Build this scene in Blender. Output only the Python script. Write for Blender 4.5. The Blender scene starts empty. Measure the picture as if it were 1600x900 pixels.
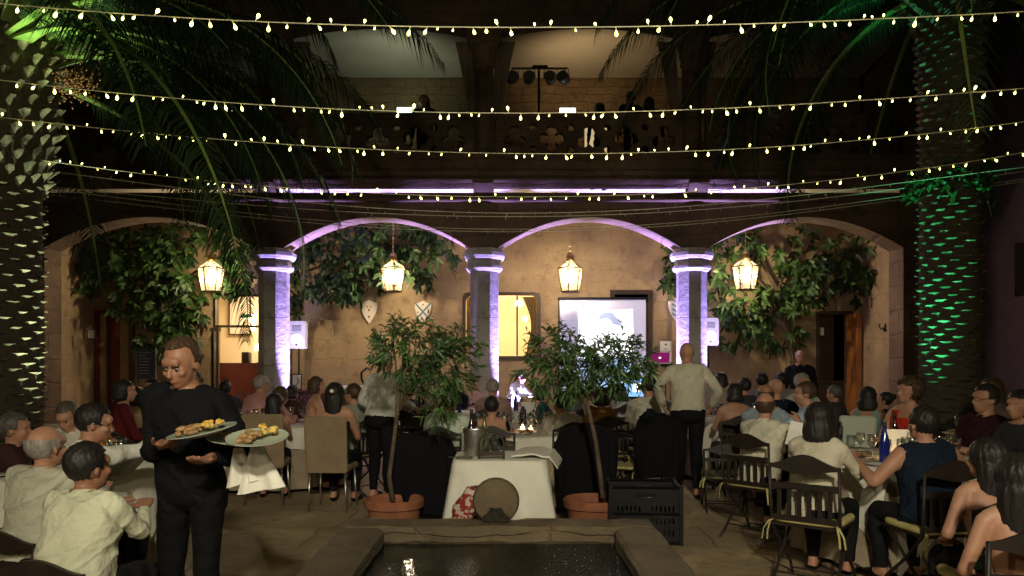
import bpy, bmesh, math, random
import numpy as np
from mathutils import Vector, Matrix, Euler
random.seed(7); NR = np.random.RandomState(7)
R = math.radians; PI = math.pi
S = bpy.context.scene; COL = S.collection
# ------------------------------------------------------------------ camera, sky, exposure
HC, F, Y0 = 1.53, 1200.0, 565.0
cd = bpy.data.cameras.new('camera'); cam = bpy.data.objects.new('camera', cd); COL.objects.link(cam)
cam.location = (0, 0, HC); cam.rotation_euler = (R(90), 0, 0)
cd.sensor_width = 36; cd.lens = 27.0; cd.shift_y = (Y0 - 450) / 1600; cd.clip_end = 500; cd.clip_start = .05
S.camera = cam
W = bpy.data.worlds.new('World'); S.world = W; W.use_nodes = True
bg = W.node_tree.nodes['Background']; sk = W.node_tree.nodes.new('ShaderNodeTexSky')
sk.sky_type = 'NISHITA'; sk.sun_disc = False; sk.sun_elevation = R(-6); sk.sun_rotation = R(200)
W.node_tree.links.new(sk.outputs[0], bg.inputs[0]); bg.inputs[1].default_value = .0012
S.view_settings.view_transform = 'Standard'; S.view_settings.look = 'None'
S.view_settings.exposure = 0; S.view_settings.gamma = 1; S.view_settings.use_curve_mapping = False
S.render.engine = 'CYCLES'; S.cycles.use_denoising = True; S.cycles.max_bounces = 6
S.cycles.transparent_max_bounces = 8; S.cycles.sample_clamp_indirect = 2.0
try: S.cycles.use_light_tree = True
except Exception: pass

def at(px, py, d): return Vector(((px - 800) / F * d, d, HC + (Y0 - py) / F * d))
def X(px, d): return (px - 800) / F * d
def Z(py, d): return HC + (Y0 - py) / F * d

def lamp(kind, loc, power, col, aim=None, size=.05, angle=60, blend=.5, size_y=None, name='lamp', spread=None):
    l = bpy.data.lights.new(name, kind); l.energy = power; l.color = col
    if kind in ('POINT', 'SPOT'): l.shadow_soft_size = size
    if kind == 'SPOT': l.spot_size = R(angle); l.spot_blend = blend
    if kind == 'AREA':
        l.size = size
        if spread: l.spread = R(spread)
        if size_y: l.shape = 'RECTANGLE'; l.size_y = size_y
    o = bpy.data.objects.new(name, l); COL.objects.link(o); o.location = loc
    if aim is not None: o.rotation_euler = (Vector(aim) - Vector(loc)).to_track_quat('-Z', 'Y').to_euler()
    return o
WARM = (1, .78, .46); PURP = (.26, .20, 1); PURP2 = (.42, .31, 1); COOL = (.8, .95, 1)
COLX = [-4.12, -.477, 3.11]          # arcade columns
FY, BY, GY = 13.05, 13.55, 16.3      # facade front / back face, gallery rear wall
# real lamps standing beside the columns (purple), palms (white, green), on the balcony and in the rooms
for cx, sides in ((-4.12, (1,)), (-.477, (-1, 1)), (3.11, (-1, 1))):
    for s in sides:
        lamp('SPOT', (cx + s * .50, 13.10, .12), 5200, PURP2, (cx + s * .24, 13.36, 2.6), .03, 26, .9, name='column_uplight_beam')
        lamp('SPOT', (cx + s * .62, 13.38, .12), 6500, PURP2, (cx + s * .85, 13.86, 3.9), .03, 33, .8, name='arch_uplight_beam')
for a, b in ((-5.0, -4.3), (-1.8, -.75), (-.2, 2.8), (3.4, 4.3)):
    lamp('AREA', ((a + b) / 2, 12.86, 4.31), 0.4 * (b - a), PURP, ((a + b) / 2, 12.85, 5), b - a, size_y=.04, spread=80, name='ledge_strip_light')
LANT = [(330, 433), (614, 433), (891, 433), (1165, 430)]
LD = 14.9
for px, py in LANT: lamp('POINT', at(px, py, LD), 150, WARM, size=.05, name='lantern_glow')
lamp('SPOT', (-4.60, 7.90, .1), 800, (.80, 1, .62), (-4.80, 7.90, 4.2), .03, 36, .9, name='palm_uplight_beam')
lamp('SPOT', (-3.9, 6.9, .1), 2600, (.75, 1, .42), (-4.35, 7.65, 4.85), .03, 17, .8, name='palm_uplight_beam')
lamp('SPOT', (4.72, 8.95, .1), 900, (.07, 1, .42), (5.06, 9.32, 3.4), .02, 32, .9, name='palm_uplight_beam')
lamp('SPOT', (4.6, 8.9, .1), 300, (.08, 1, .35), (3.4, 8.4, 6.0), .03, 26, .8, name='palm_uplight_beam')
lamp('SPOT', (4.2, 9.3, .15), 26, (.05, 1, .55), (3.75, 7.9, .9), .03, 60, .8, name='palm_uplight_beam')
lamp('SPOT', at(632, 160, 14.6), 36, (.80, .90, .62), at(600, 95, 15.6), .05, 165, .9, name='balcony_flood_beam')
lamp('SPOT', at(890, 160, 14.6), 58, (1, .68, .34), at(930, 95, 15.6), .05, 165, .9, name='balcony_flood_beam')
lamp('AREA', (-5.7, 18.6, 3.3), 170, (1, .8, .5), (-5.7, 18.6, 0), 1.2, name='room_light')
lamp('AREA', (-.2, 18.2, 3.5), 290, (1, .76, .42), (-.2, 18.2, 0), 1.4, name='room_light')
lamp('SPOT', (-3.55, 13.7, 1.0), 260, (.7, .6, 1), (-4.13, 14.9, 2.05), .02, 34, .7, name='speaker_beam')
lamp('SPOT', (3.75, 13.5, 1.0), 260, (.7, .6, 1), (3.81, 14.9, 2.05), .02, 34, .7, name='speaker_beam')
lamp('SPOT', (-1.0, 12.3, 2.9), 60, (.6, .45, 1), (-.03, 13.0, 1.2), .02, 22, .7, name='speaker_beam')
# unseen fill lamps added behind the camera to brighten guests and tables
for x, p in ((-4.6, 210), (.6, 230), (4.8, 60)):
    lamp('POINT', (x, -2.5, 3.5), p, (1, .88, .58), size=.12, name='front_fill_point')
lamp('SPOT', (.3, -2.4, 4.2), 1600, (1, .92, .70), (.4, 7.6, .3), .15, 58, 1, name='front_fill_spot')
lamp('SPOT', (-.4, -2.4, 4.2), 420, (1, .92, .70), (-3.2, 5.0, .5), .15, 40, 1, name='front_fill_spot')

# ------------------------------------------------------------------ helpers
def tag(o, label=None, cat=None, group=None, kind=None):
    if label: o['label'] = label
    if cat: o['category'] = cat
    if group: o['group'] = group
    if kind: o['kind'] = kind
    return o
def empty(name, loc=(0, 0, 0), rz=0, **k):
    o = bpy.data.objects.new(name, None); COL.objects.link(o); o.location = loc; o.rotation_euler = (0, 0, rz)
    o.empty_display_size = .1
    return tag(o, **k)
def link(name, me, parent=None, loc=None):
    o = bpy.data.objects.new(name, me); COL.objects.link(o)
    if parent: o.parent = parent
    if loc is not None: o.location = loc
    return o
def copy_tree(o, parent=None):
    c = o.copy(); COL.objects.link(c); c.parent = parent
    if parent is not None: c.matrix_parent_inverse = o.matrix_parent_inverse.copy()
    for ch in list(o.children): copy_tree(ch, c)
    return c
class MB:
    def __init__(s): s.v = []; s.f = []; s.m = []
    def add(s, vs, fs, mi=0):
        b = len(s.v); s.v += [tuple(p) for p in vs]; s.f += [tuple(i + b for i in f) for f in fs]; s.m += [mi] * len(fs); return s
    def box(s, c, d, rz=0, mi=0, bev=0, M=None):
        hx, hy, hz = d[0] / 2, d[1] / 2, d[2] / 2
        if M is None: M = Matrix.Rotation(rz, 3, 'Z')
        c = Vector(c); b = min(bev, hx * .9, hy * .9, hz * .9)
        if b <= 0:
            vs = [c + M @ Vector((x * hx, y * hy, z * hz)) for x in (-1, 1) for y in (-1, 1) for z in (-1, 1)]
            return s.add(vs, [(0, 1, 3, 2), (4, 6, 7, 5), (0, 4, 5, 1), (2, 3, 7, 6), (0, 2, 6, 4), (1, 5, 7, 3)], mi)
        rings = []
        for z, k in ((-hz, 1), (-hz + b, 0), (hz - b, 0), (hz, 1)):
            x, y = hx - b * k, hy - b * k; q = b * (1 if not k else .6)
            pts = []
            for sx, sy, o in ((1, 1, 0), (-1, 1, 1), (-1, -1, 0), (1, -1, 1)):
                p1 = (sx * x, sy * (y - q)); p2 = (sx * (x - q), sy * y)
                pts += [p1, p2] if o == 0 else [p2, p1]
            rings.append([c + M @ Vector((p[0], p[1], z)) for p in pts])
        return s.loft(rings, mi=mi)
    def loft(s, rings, mi=0, cap=True, close=True):
        n = len(rings[0]); vs = [p for r in rings for p in r]; fs = []
        for i in range(len(rings) - 1):
            for j in range(n if close else n - 1):
                k = (j + 1) % n; fs.append((i * n + j, i * n + k, (i + 1) * n + k, (i + 1) * n + j))
        if cap: fs.append(tuple(range(n))[::-1]); fs.append(tuple((len(rings) - 1) * n + j for j in range(n)))
        return s.add(vs, fs, mi)
    def tube(s, pts, r, n=8, mi=0, cap=True, flat=None, up=None):
        pts = [Vector(p) for p in pts]; L = len(pts); rings = []; prev = None
        for i, p in enumerate(pts):
            d = (pts[min(i + 1, L - 1)] - pts[max(i - 1, 0)])
            d = d.normalized() if d.length > 1e-9 else Vector((0, 0, 1))
            if prev is None:
                a = Vector(up) if up is not None else (Vector((1, 0, 0)) if abs(d.x) < .8 else Vector((0, 1, 0)))
            else: a = prev
            a = (a - d * a.dot(d)); a = a.normalized() if a.length > 1e-6 else d.orthogonal().normalized()
            b = d.cross(a); prev = a
            rr = r[i] if isinstance(r, (list, tuple)) else r
            ra, rb = (rr if isinstance(rr, (list, tuple)) else (rr, rr * (flat or 1)))
            rings.append([p + a * (ra * math.cos(2 * PI * j / n)) + b * (rb * math.sin(2 * PI * j / n)) for j in range(n)])
        return s.loft(rings, mi, cap)
    def lathe(s, prof, c=(0, 0, 0), n=24, mi=0, off=0, cap=True):
        return s.loft([[(c[0] + r * math.cos(off + 2 * PI * j / n), c[1] + r * math.sin(off + 2 * PI * j / n), c[2] + z) for j in range(n)] for r, z in prof], mi, cap)
    def ell(s, c, r, n=16, m=10, M=None, mi=0):
        c = Vector(c); rings = []
        for i in range(m + 1):
            a = -PI / 2 + PI * (i + .02 if i == 0 else (i - .02 if i == m else i)) / m
            ring = []
            for j in range(n):
                p = Vector((r[0] * math.cos(a) * math.cos(2 * PI * j / n), r[1] * math.cos(a) * math.sin(2 * PI * j / n), r[2] * math.sin(a)))
                ring.append(c + (M @ p if M else p))
            rings.append(ring)
        return s.loft(rings, mi)
    def prism(s, pts, off, mi=0):
        n = len(pts); off = Vector(off); a = [Vector(p) for p in pts]
        return s.add(a + [p + off for p in a], [tuple(range(n))[::-1], tuple(range(n, 2 * n))] + [(i, (i + 1) % n, n + (i + 1) % n, n + i) for i in range(n)], mi)
    def mesh(s, name, mats, smooth=None, noshare=False):
        me = bpy.data.meshes.new(name); me.from_pydata(s.v, [], s.f)
        if not isinstance(mats, (list, tuple)): mats = [mats]
        for m in mats: me.materials.append(m)
        if len(mats) > 1: me.polygons.foreach_set('material_index', s.m)
        me.validate()
        bm = bmesh.new(); bm.from_mesh(me); bmesh.ops.recalc_face_normals(bm, faces=bm.faces)
        if smooth:
            for f in bm.faces: f.smooth = True
            if smooth < 3:
                for e in bm.edges:
                    if len(e.link_faces) == 2 and e.calc_face_angle(0) > smooth: e.smooth = False
        bm.to_mesh(me); bm.free(); me.update()
        return me
    def build(s, name, mats, parent=None, smooth=None, loc=None):
        return link(name, s.mesh(name, mats, smooth), parent, loc)
SM = .7
# ------------------------------------------------------------------ materials
_M = {}
def mat(name, col=(.5, .5, .5), rough=.6, metal=0, col2=None, scale=4, bump=0, bscale=None, emit=0, ecol=None, trans=0,
        spec=.5, island=0, tex='noise', sheen=0, ior=1.45, alpha=1, stretch=None, detail=6, contrast=(.35, .65), coat=0):
    if name in _M: return _M[name]
    m = bpy.data.materials.new(name); m.use_nodes = True; nt = m.node_tree; b = nt.nodes['Principled BSDF']
    b.inputs['Base Color'].default_value = (*col, 1); b.inputs['Roughness'].default_value = rough; b.inputs['Metallic'].default_value = metal
    if rough > .84: spec = min(spec, .15)
    elif name == 'x': pass
    b.inputs['Specular IOR Level'].default_value = spec; b.inputs['IOR'].default_value = ior
    b.inputs['Transmission Weight'].default_value = trans; b.inputs['Coat Weight'].default_value = coat
    if emit: b.inputs['Emission Color'].default_value = (*(ecol or col), 1); b.inputs['Emission Strength'].default_value = emit
    if sheen: b.inputs['Sheen Weight'].default_value = sheen
    tc = nt.nodes.new('ShaderNodeTexCoord'); mp = nt.nodes.new('ShaderNodeMapping'); nt.links.new(tc.outputs['Object'], mp.inputs[0])
    if stretch: mp.inputs['Scale'].default_value = stretch
    if col2:
        n = nt.nodes.new('ShaderNodeTexNoise'); n.inputs['Scale'].default_value = scale; n.inputs['Detail'].default_value = detail
        nt.links.new(mp.outputs[0], n.inputs[0])
        rr = nt.nodes.new('ShaderNodeMapRange'); rr.inputs[1].default_value = contrast[0]; rr.inputs[2].default_value = contrast[1]
        nt.links.new(n.outputs[0], rr.inputs[0]); src = rr.outputs[0]
        mx = nt.nodes.new('ShaderNodeMix'); mx.data_type = 'RGBA'; mx.inputs[6].default_value = (*col, 1); mx.inputs[7].default_value = (*col2, 1)
        nt.links.new(src, mx.inputs[0]); cur = mx.outputs[2]
        if island:
            g = nt.nodes.new('ShaderNodeNewGeometry'); hs = nt.nodes.new('ShaderNodeHueSaturation')
            r2 = nt.nodes.new('ShaderNodeMapRange'); r2.inputs[3].default_value = 1 - island; r2.inputs[4].default_value = 1 + island
            nt.links.new(g.outputs['Random Per Island'], r2.inputs[0]); nt.links.new(r2.outputs[0], hs.inputs['Value']); nt.links.new(cur, hs.inputs['Color']); cur = hs.outputs[0]
        nt.links.new(cur, b.inputs['Base Color'])
        m['cur'] = 1
    if bump:
        n2 = nt.nodes.new('ShaderNodeTexNoise'); n2.inputs['Scale'].default_value = bscale or scale * 3; n2.inputs['Detail'].default_value = 8
        nt.links.new(mp.outputs[0], n2.inputs[0]); bp = nt.nodes.new('ShaderNodeBump'); bp.inputs['Strength'].default_value = 1; bp.inputs['Distance'].default_value = bump
        nt.links.new(n2.outputs[0], bp.inputs['Height']); nt.links.new(bp.outputs[0], b.inputs['Normal'])
    _M[name] = m; return m

def masonry(name, c1, c2, c3, bw, bh, mortar=.02, bump=.02, jointvis=.35, wall=True, rough=.9, mortcol=.5):
    """Blotchy plaster or stone with faint uneven courses."""
    m = bpy.data.materials.new(name); m.use_nodes = True; nt = m.node_tree; N = nt.nodes; L = nt.links; b = N['Principled BSDF']
    b.inputs['Roughness'].default_value = rough; b.inputs['Specular IOR Level'].default_value = .3
    tc = N.new('ShaderNodeTexCoord'); sx = N.new('ShaderNodeSeparateXYZ'); cb = N.new('ShaderNodeCombineXYZ')
    L.new(tc.outputs['Object'], sx.inputs[0])
    if wall:
        ad = N.new('ShaderNodeMath'); ad.operation = 'ADD'; L.new(sx.outputs[0], ad.inputs[0]); L.new(sx.outputs[1], ad.inputs[1])
        L.new(ad.outputs[0], cb.inputs[0]); L.new(sx.outputs[2], cb.inputs[1])
    else: L.new(sx.outputs[0], cb.inputs[0]); L.new(sx.outputs[1], cb.inputs[1])
    nz = N.new('ShaderNodeTexNoise'); nz.inputs['Scale'].default_value = 1.6; nz.inputs['Detail'].default_value = 3; L.new(tc.outputs['Object'], nz.inputs[0])
    wm = N.new('ShaderNodeVectorMath'); wm.operation = 'MULTIPLY_ADD'; wm.inputs[1].default_value = (.22, .22, .22); L.new(nz.outputs['Color'], wm.inputs[0]); L.new(cb.outputs[0], wm.inputs[2])
    br = N.new('ShaderNodeTexBrick'); br.inputs['Scale'].default_value = 1; br.inputs['Brick Width'].default_value = bw; br.inputs['Row Height'].default_value = bh
    br.inputs['Mortar Size'].default_value = mortar; br.inputs['Mortar Smooth'].default_value = .6; br.offset = .42; br.squash = 1.3; br.squash_frequency = 3
    br.inputs['Color1'].default_value = (.35, .35, .35, 1); br.inputs['Color2'].default_value = (.65, .65, .65, 1); br.inputs['Mortar'].default_value = (mortcol,) * 3 + (1,)
    L.new(wm.outputs[0], br.inputs['Vector'])
    n1 = N.new('ShaderNodeTexNoise'); n1.inputs['Scale'].default_value = .8; n1.inputs['Detail'].default_value = 7; n1.inputs['Roughness'].default_value = .62; L.new(tc.outputs['Object'], n1.inputs[0])
    n2 = N.new('ShaderNodeTexNoise'); n2.inputs['Scale'].default_value = 4.5; n2.inputs['Detail'].default_value = 9; n2.inputs['Roughness'].default_value = .7; L.new(tc.outputs['Object'], n2.inputs[0])
    r1 = N.new('ShaderNodeMapRange'); r1.inputs[1].default_value = .36; r1.inputs[2].default_value = .64; L.new(n1.outputs[0], r1.inputs[0])
    m1 = N.new('ShaderNodeMix'); m1.data_type = 'RGBA'; m1.inputs[6].default_value = (*c1, 1); m1.inputs[7].default_value = (*c2, 1); L.new(r1.outputs[0], m1.inputs[0])
    r2 = N.new('ShaderNodeMapRange'); r2.inputs[1].default_value = .52; r2.inputs[2].default_value = .72; r2.inputs[4].default_value = .75; L.new(n2.outputs[0], r2.inputs[0])
    m2 = N.new('ShaderNodeMix'); m2.data_type = 'RGBA'; m2.inputs[7].default_value = (*c3, 1); L.new(r2.outputs[0], m2.inputs[0]); L.new(m1.outputs[2], m2.inputs[6])
    # per-stone value
    m3 = N.new('ShaderNodeMix'); m3.data_type = 'RGBA'; m3.blend_type = 'OVERLAY'; m3.inputs[0].default_value = jointvis; L.new(m2.outputs[2], m3.inputs[6]); L.new(br.outputs['Color'], m3.inputs[7])
    L.new(m3.outputs[2], b.inputs['Base Color'])
    h = N.new('ShaderNodeMath'); h.operation = 'MULTIPLY_ADD'; h.inputs[1].default_value = -.5; L.new(br.outputs['Fac'], h.inputs[0]); L.new(n2.outputs[0], h.inputs[2])
    bp = N.new('ShaderNodeBump'); bp.inputs['Distance'].default_value = bump; L.new(h.outputs[0], bp.inputs['Height']); L.new(bp.outputs[0], b.inputs['Normal'])
    return m
M_wall = masonry('ochre_plaster', (.385, .285, .155), (.24, .17, .095), (.15, .10, .06), .9, .42, .012, .012, .07)
M_facade = masonry('old_stone', (.17, .115, .075), (.085, .058, .04), (.045, .032, .025), .95, .42, .02, .04, .3)
M_floor = masonry('flagstone', (.46, .34, .20), (.23, .17, .105), (.08, .06, .04), 1.15, .8, .012, .03, .35, wall=False, rough=.62, mortcol=.3)
M_basin = masonry('basin_stone', (.19, .14, .08), (.06, .048, .032), (.025, .027, .016), .9, .5, .01, .04, .2, rough=.7)
M_shaft = masonry('column_stone', (.50, .47, .45), (.30, .28, .27), (.06, .055, .055), 2.0, .8, .01, .07, .2)
M_ceil = mat('ceiling_plaster', (.45, .42, .36), .95, col2=(.36, .33, .28), scale=.7)
M_dark = mat('dark_wood', (.025, .014, .009), .45, col2=(.045, .024, .014), scale=6, stretch=(1, 1, .15), bump=.002)
M_red = mat('red_wood', (.13, .022, .014), .5, col2=(.07, .014, .01), scale=5, stretch=(1, 1, .2))
M_black = mat('black_metal', (.012, .011, .012), .35, metal=.6)
M_iron = mat('iron', (.035, .028, .025), .5, metal=.5)
M_white = mat('white_paint', (.78, .77, .73), .6)
M_gold = mat('brass', (.45, .32, .12), .35, metal=1)
M_glass = mat('clear_glass', (1, 1, 1), .02, trans=1, ior=1.45)
M_chrome = mat('steel', (.72, .7, .66), .36, metal=1, col2=(.5, .48, .45), scale=9, bump=.003, bscale=25)
M_cloth = mat('white_linen', (.78, .75, .66), .85, col2=(.62, .59, .50), scale=2.2, bump=.04, bscale=3.5)
M_under = mat('beige_linen', (.36, .29, .2), .9, col2=(.27, .21, .15), scale=3, bump=.012, bscale=6)
M_leaf = mat('vine_leaf', (.018, .046, .012), .48, col2=(.036, .074, .015), scale=1.2, island=.45, spec=.3, bump=.004, bscale=30)
M_leafdark = mat('magnolia_leaf', (.014, .034, .011), .5, col2=(.026, .055, .014), scale=1.2, island=.45, spec=.25)
M_bark = mat('bark', (.14, .11, .07), .9, col2=(.08, .06, .04), scale=12, bump=.01)
M_olive = mat('citrus_leaf', (.045, .10, .03), .42, col2=(.08, .14, .04), scale=3, island=.5, spec=.5)
M_palm = mat('palm_leaf', (.012, .028, .012), .55, col2=(.02, .042, .015), scale=2, island=.35, spec=.25)
M_petiole = mat('palm_petiole', (.22, .32, .08), .5, col2=(.12, .22, .05), scale=3)
M_trunk = mat('palm_trunk', (.07, .055, .04), .9, col2=(.08, .065, .05), scale=10, bump=.02)
M_boot = mat('palm_boot', (.24, .22, .15), .85, col2=(.05, .045, .03), scale=9, bump=.01, island=.4)
M_terra = mat('terracotta', (.30, .11, .055), .8, col2=(.2, .075, .04), scale=7, bump=.006)
M_soil = mat('soil', (.05, .035, .025), 1, col2=(.09, .06, .04), scale=30, bump=.02)

# ------------------------------------------------------------------ ground, basin
MB().add([(-30, -20, 0), (30, -20, 0), (30, 30, 0), (-30, 30, 0)], [(0, 1, 2, 3)]).build('ground', M_floor)['kind'] = 'structure'
# ------------------------------------------------------------------ walls
def arch_wall(bays, xl, xr, ztop, y0, y1, zs, rise, name, parent, m, zbase=0):
    """wall with segmental arches; solid piers outside the bays go down to zbase"""
    xs = set([xl, xr])
    for a, b in bays:
        for i in range(41): xs.add(round(a + (b - a) * i / 40, 4))
    xs = sorted(xs); mb = MB()
    def zl(x, mid):
        for a, b in bays:
            if a - 1e-4 <= mid <= b + 1e-4:
                u = (2 * x - a - b) / (b - a); return zs + rise * max(0, 1 - u * u)
        for i in range(len(bays) - 1):
            if bays[i][1] <= mid <= bays[i + 1][0]: return zs
        return zbase
    for a, b in zip(xs[:-1], xs[1:]):
        mid = (a + b) / 2; za, zb = zl(a, mid), zl(b, mid)
        mb.add([(a, y0, za), (b, y0, zb), (b, y0, ztop), (a, y0, ztop), (a, y1, za), (b, y1, zb), (b, y1, ztop), (a, y1, ztop)],
               [(0, 1, 2, 3), (5, 4, 7, 6), (4, 5, 1, 0), (3, 2, 6, 7)])
    for a, b in bays[:1] : mb.add([(a, y0, zbase), (a, y1, zbase), (a, y1, zs), (a, y0, zs)], [(0, 1, 2, 3)])
    a, b = bays[-1]; mb.add([(b, y0, zbase), (b, y1, zbase), (b, y1, zs), (b, y0, zs)], [(0, 1, 2, 3)])
    return mb.build(name, m, parent)
AB = .24
bays = [(-7.95, COLX[0] - AB), (COLX[0] + AB, COLX[1] - AB), (COLX[1] + AB, COLX[2] - AB), (COLX[2] + AB, 6.65)]
fac = empty('arcade_facade', (0, FY, 0), label='dark stone courtyard facade with four shallow arches under a balcony', cat='facade')
def P(o, par):   # parent keeping world coordinates (parents here have only a translation)
    o.parent = par; o.matrix_parent_inverse = Matrix.Translation(-Vector(par.location)); return o
def part(mb, name, m, par, smooth=None): return P(mb.build(name, m, None, smooth), par)
P(arch_wall(bays, -9.5, 8.0, 4.4, FY, BY, 3.466, .52, 'arcade_wall', None, M_facade), fac)
P(arch_wall(bays, -9.5, 8.0, 9.2, FY, BY, 7.22, .18, 'upper_wall', None, M_facade, 5.0), fac)
mb = MB()   # floor band and cornice mouldings
mb.box((-.75, 13.18, 4.79), (17.5, .62, .44)); 
part(mb, 'floor_band', M_facade, fac)
mb = MB()
prof = [(12.87, 4.57), (12.80, 4.62), (12.76, 4.62), (12.76, 4.70), (12.80, 4.74), (12.87, 4.76)]
mb.loft([[(x, y, z) for y, z in prof] for x in (-9.4, 7.9)])
prof = [(12.87, 4.42), (12.83, 4.44), (12.80, 4.50), (12.74, 4.55), (12.74, 4.568), (12.87, 4.568)]
mb.loft([[(x, y, z) for y, z in prof] for x in (-9.4, 7.9)])
part(mb, 'cornice', M_facade, fac)
mb = MB().box((-.75, 12.96, 4.26), (17.3, .18, .05), bev=.01)
part(mb, 'ledge', M_facade, fac)
for cx in COLX + [6.75, -8.0]:
    mb = MB(); mb.prism([(cx - .17, 13.04, 4.29), (cx - .17, 12.90, 4.33), (cx - .17, 12.72, 4.50), (cx - .17, 12.72, 4.56), (cx - .17, 13.04, 4.56)], (.34, 0, 0))
    part(mb, 'corbel', M_facade, fac)
def shaft(name, cx, z0, prof, label, m, r_off=PI / 8):
    t = empty(name, (cx, 13.3, z0), label=label, cat='column', group='octagonal stone columns')
    b = MB().lathe(prof[0], n=8, off=r_off); b.build('shaft', m, t)
    b = MB().lathe(prof[1], n=8, off=r_off); b.build('capital', m, t)
    b = MB().lathe(prof[2], n=8, off=r_off); b.build('plinth', m, t)
for cx, lb in zip(COLX, ('left octagonal arcade column lit purple on its right side', 'middle octagonal arcade column lit purple on both sides', 'right octagonal arcade column lit purple behind the standing bald man')):
    shaft('stone_column', cx, 0, ([(.262, .26), (.262, 3.07)],
          [(.262, 3.07), (.30, 3.09), (.335, 3.13), (.335, 3.17), (.295, 3.19), (.295, 3.25), (.35, 3.29), (.375, 3.34), (.375, 3.40), (.33, 3.42), (.33, 3.464)],
          [(.38, 0), (.38, .12), (.34, .15), (.34, .2), (.28, .26)]), lb, M_shaft)
for cx, lb in zip(COLX[:], ('left balcony column half hidden by palm fronds', 'middle balcony column between the two bright upper bays', 'right balcony column partly behind palm leaves')):
    shaft('balcony_column', cx, 5.0, ([(.17, .2), (.17, 1.62)],
          [(.17, 1.62), (.21, 1.66), (.19, 1.72), (.23, 1.95), (.33, 2.08), (.33, 2.215)], [(.24, 0), (.24, .12), (.18, .2)]), lb, M_facade)
# tied curtains flanking the balcony columns
M_curt = mat('drape', (.26, .21, .15), .9, col2=(.17, .13, .1), scale=3, stretch=(3, 1, .3))
for cx, lb in zip(COLX, ('left', 'middle', 'right')):
    for s in (-1, 1):
        b = MB(); rings = []
        for i in range(25):
            t = i / 24; z = 7.2 - 2.0 * t; w = .10 + .16 * (1 - t) ** 1.6; xc = cx + s * (.16 + (.21) * (1 - t) ** 1.5)
            ring = [(xc + w * (2 * j / 27 - 1) * .62, 13.62 + .025 * math.sin(j * 1.9 + t * 2), z) for j in range(28)]
            ring += [(xc + w * (2 * j / 27 - 1) * .62, 13.66 + .025 * math.sin(j * 1.9 + t * 2), z) for j in range(27, -1, -1)]
            rings.append(ring)
        b.loft(rings); o = b.build('curtain', M_curt, smooth=3)
        tag(o, '%s side drape of the %s balcony column, narrowing downwards' % ('left' if s < 0 else 'right', lb), 'curtain', 'drapes beside the balcony columns')
# pierced balustrade
def curve_panel(name, outer, holes, y, th, m, parent=None):
    cu = bpy.data.curves.new(name, 'CURVE'); cu.dimensions = '2D'; cu.fill_mode = 'BOTH'; cu.extrude = th / 2
    for ring in [outer] + holes:
        sp = cu.splines.new('POLY'); sp.points.add(len(ring) - 1)
        for i, (a, b) in enumerate(ring): sp.points[i].co = (a, b, 0, 1)
        sp.use_cyclic_u = True
    tmp = bpy.data.objects.new('tmp', cu); COL.objects.link(tmp)
    dg = bpy.context.evaluated_depsgraph_get(); me = bpy.data.meshes.new_from_object(tmp.evaluated_get(dg))
    bpy.data.objects.remove(tmp); me.transform(Matrix.Translation((0, y, 0)) @ Matrix.Rotation(PI / 2, 4, 'X')); me.materials.clear(); me.materials.append(m); me.name = name
    o = link(name, me, None)
    if parent: P(o, parent)
    return o
def foil(cx, cz, r, k, rot=0, n=7):
    """k-lobed opening outline"""
    out = []; rl = r * .5
    for q in range(k):
        a = rot + 2 * PI * q / k; ox, oz = cx + r * .55 * math.cos(a), cz + r * .55 * math.sin(a)
        sp = PI * .68
        for i in range(n): 
            bta = a - sp + 2 * sp * i / (n - 1); out.append((ox + rl * math.cos(bta), oz + rl * math.sin(bta)))
    return out
def circ(cx, cz, r, n=12): return [(cx + r * math.cos(2 * PI * i / n), cz + r * math.sin(2 * PI * i / n)) for i in range(n)]
edges = [-7.95] + COLX + [6.65]
for bi in range(4):
    a, b = edges[bi] + .2, edges[bi + 1] - .2; n = 5; w = (b - a) / n; holes = []
    for i in range(n):
        cx = a + w * (i + .5)
        holes.append(foil(cx, 5.34, .21, 4 if i % 2 else 3, 0 if i % 2 else PI / 2))
        if i: holes += [circ(a + w * i, 5.53, .065), circ(a + w * i, 5.15, .065)]
    t = empty('balustrade', ((a + b) / 2, 13.15, 5), label='pierced stone balustrade of the %s upper bay' % ('far left', 'centre-left', 'centre-right', 'far right')[bi], cat='balustrade', group='balcony balustrades')
    curve_panel('pierced_panel', [(a, 5.01), (b, 5.01), (b, 5.66), (a, 5.66)], holes, 13.15, .12, M_facade, t)
    mb = MB().box(((a + b) / 2, 13.15, 5.71), (b - a, .22, .10), bev=.02); part(mb, 'top_rail', M_facade, t)
# gallery rear wall with openings
def wall_holes(x0, x1, z0, z1, holes, y, th, name, m, parent=None):
    xs = sorted(set([x0, x1] + [h[0] for h in holes] + [h[1] for h in holes])); zs = sorted(set([z0, z1] + [h[2] for h in holes] + [h[3] for h in holes])); mb = MB()
    for xa, xb in zip(xs[:-1], xs[1:]):
        for za, zb in zip(zs[:-1], zs[1:]):
            mx, mz = (xa + xb) / 2, (za + zb) / 2
            if any(h[0] < mx < h[1] and h[2] < mz < h[3] for h in holes): continue
            mb.add([(xa, y, za), (xb, y, za), (xb, y, zb), (xa, y, zb)], [(0, 1, 2, 3)])
            mb.add([(xa, y + th, za), (xb, y + th, za), (xb, y + th, zb), (xa, y + th, zb)], [(0, 1, 2, 3)])
    for a, b, c, d in holes:
        mb.add([(a, y, c), (b, y, c), (b, y, d), (a, y, d), (a, y + th, c), (b, y + th, c), (b, y + th, d), (a, y + th, d)], [(0, 1, 5, 4), (1, 2, 6, 5), (2, 3, 7, 6), (3, 0, 4, 7)])
    return mb.build(name, m, parent)
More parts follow.
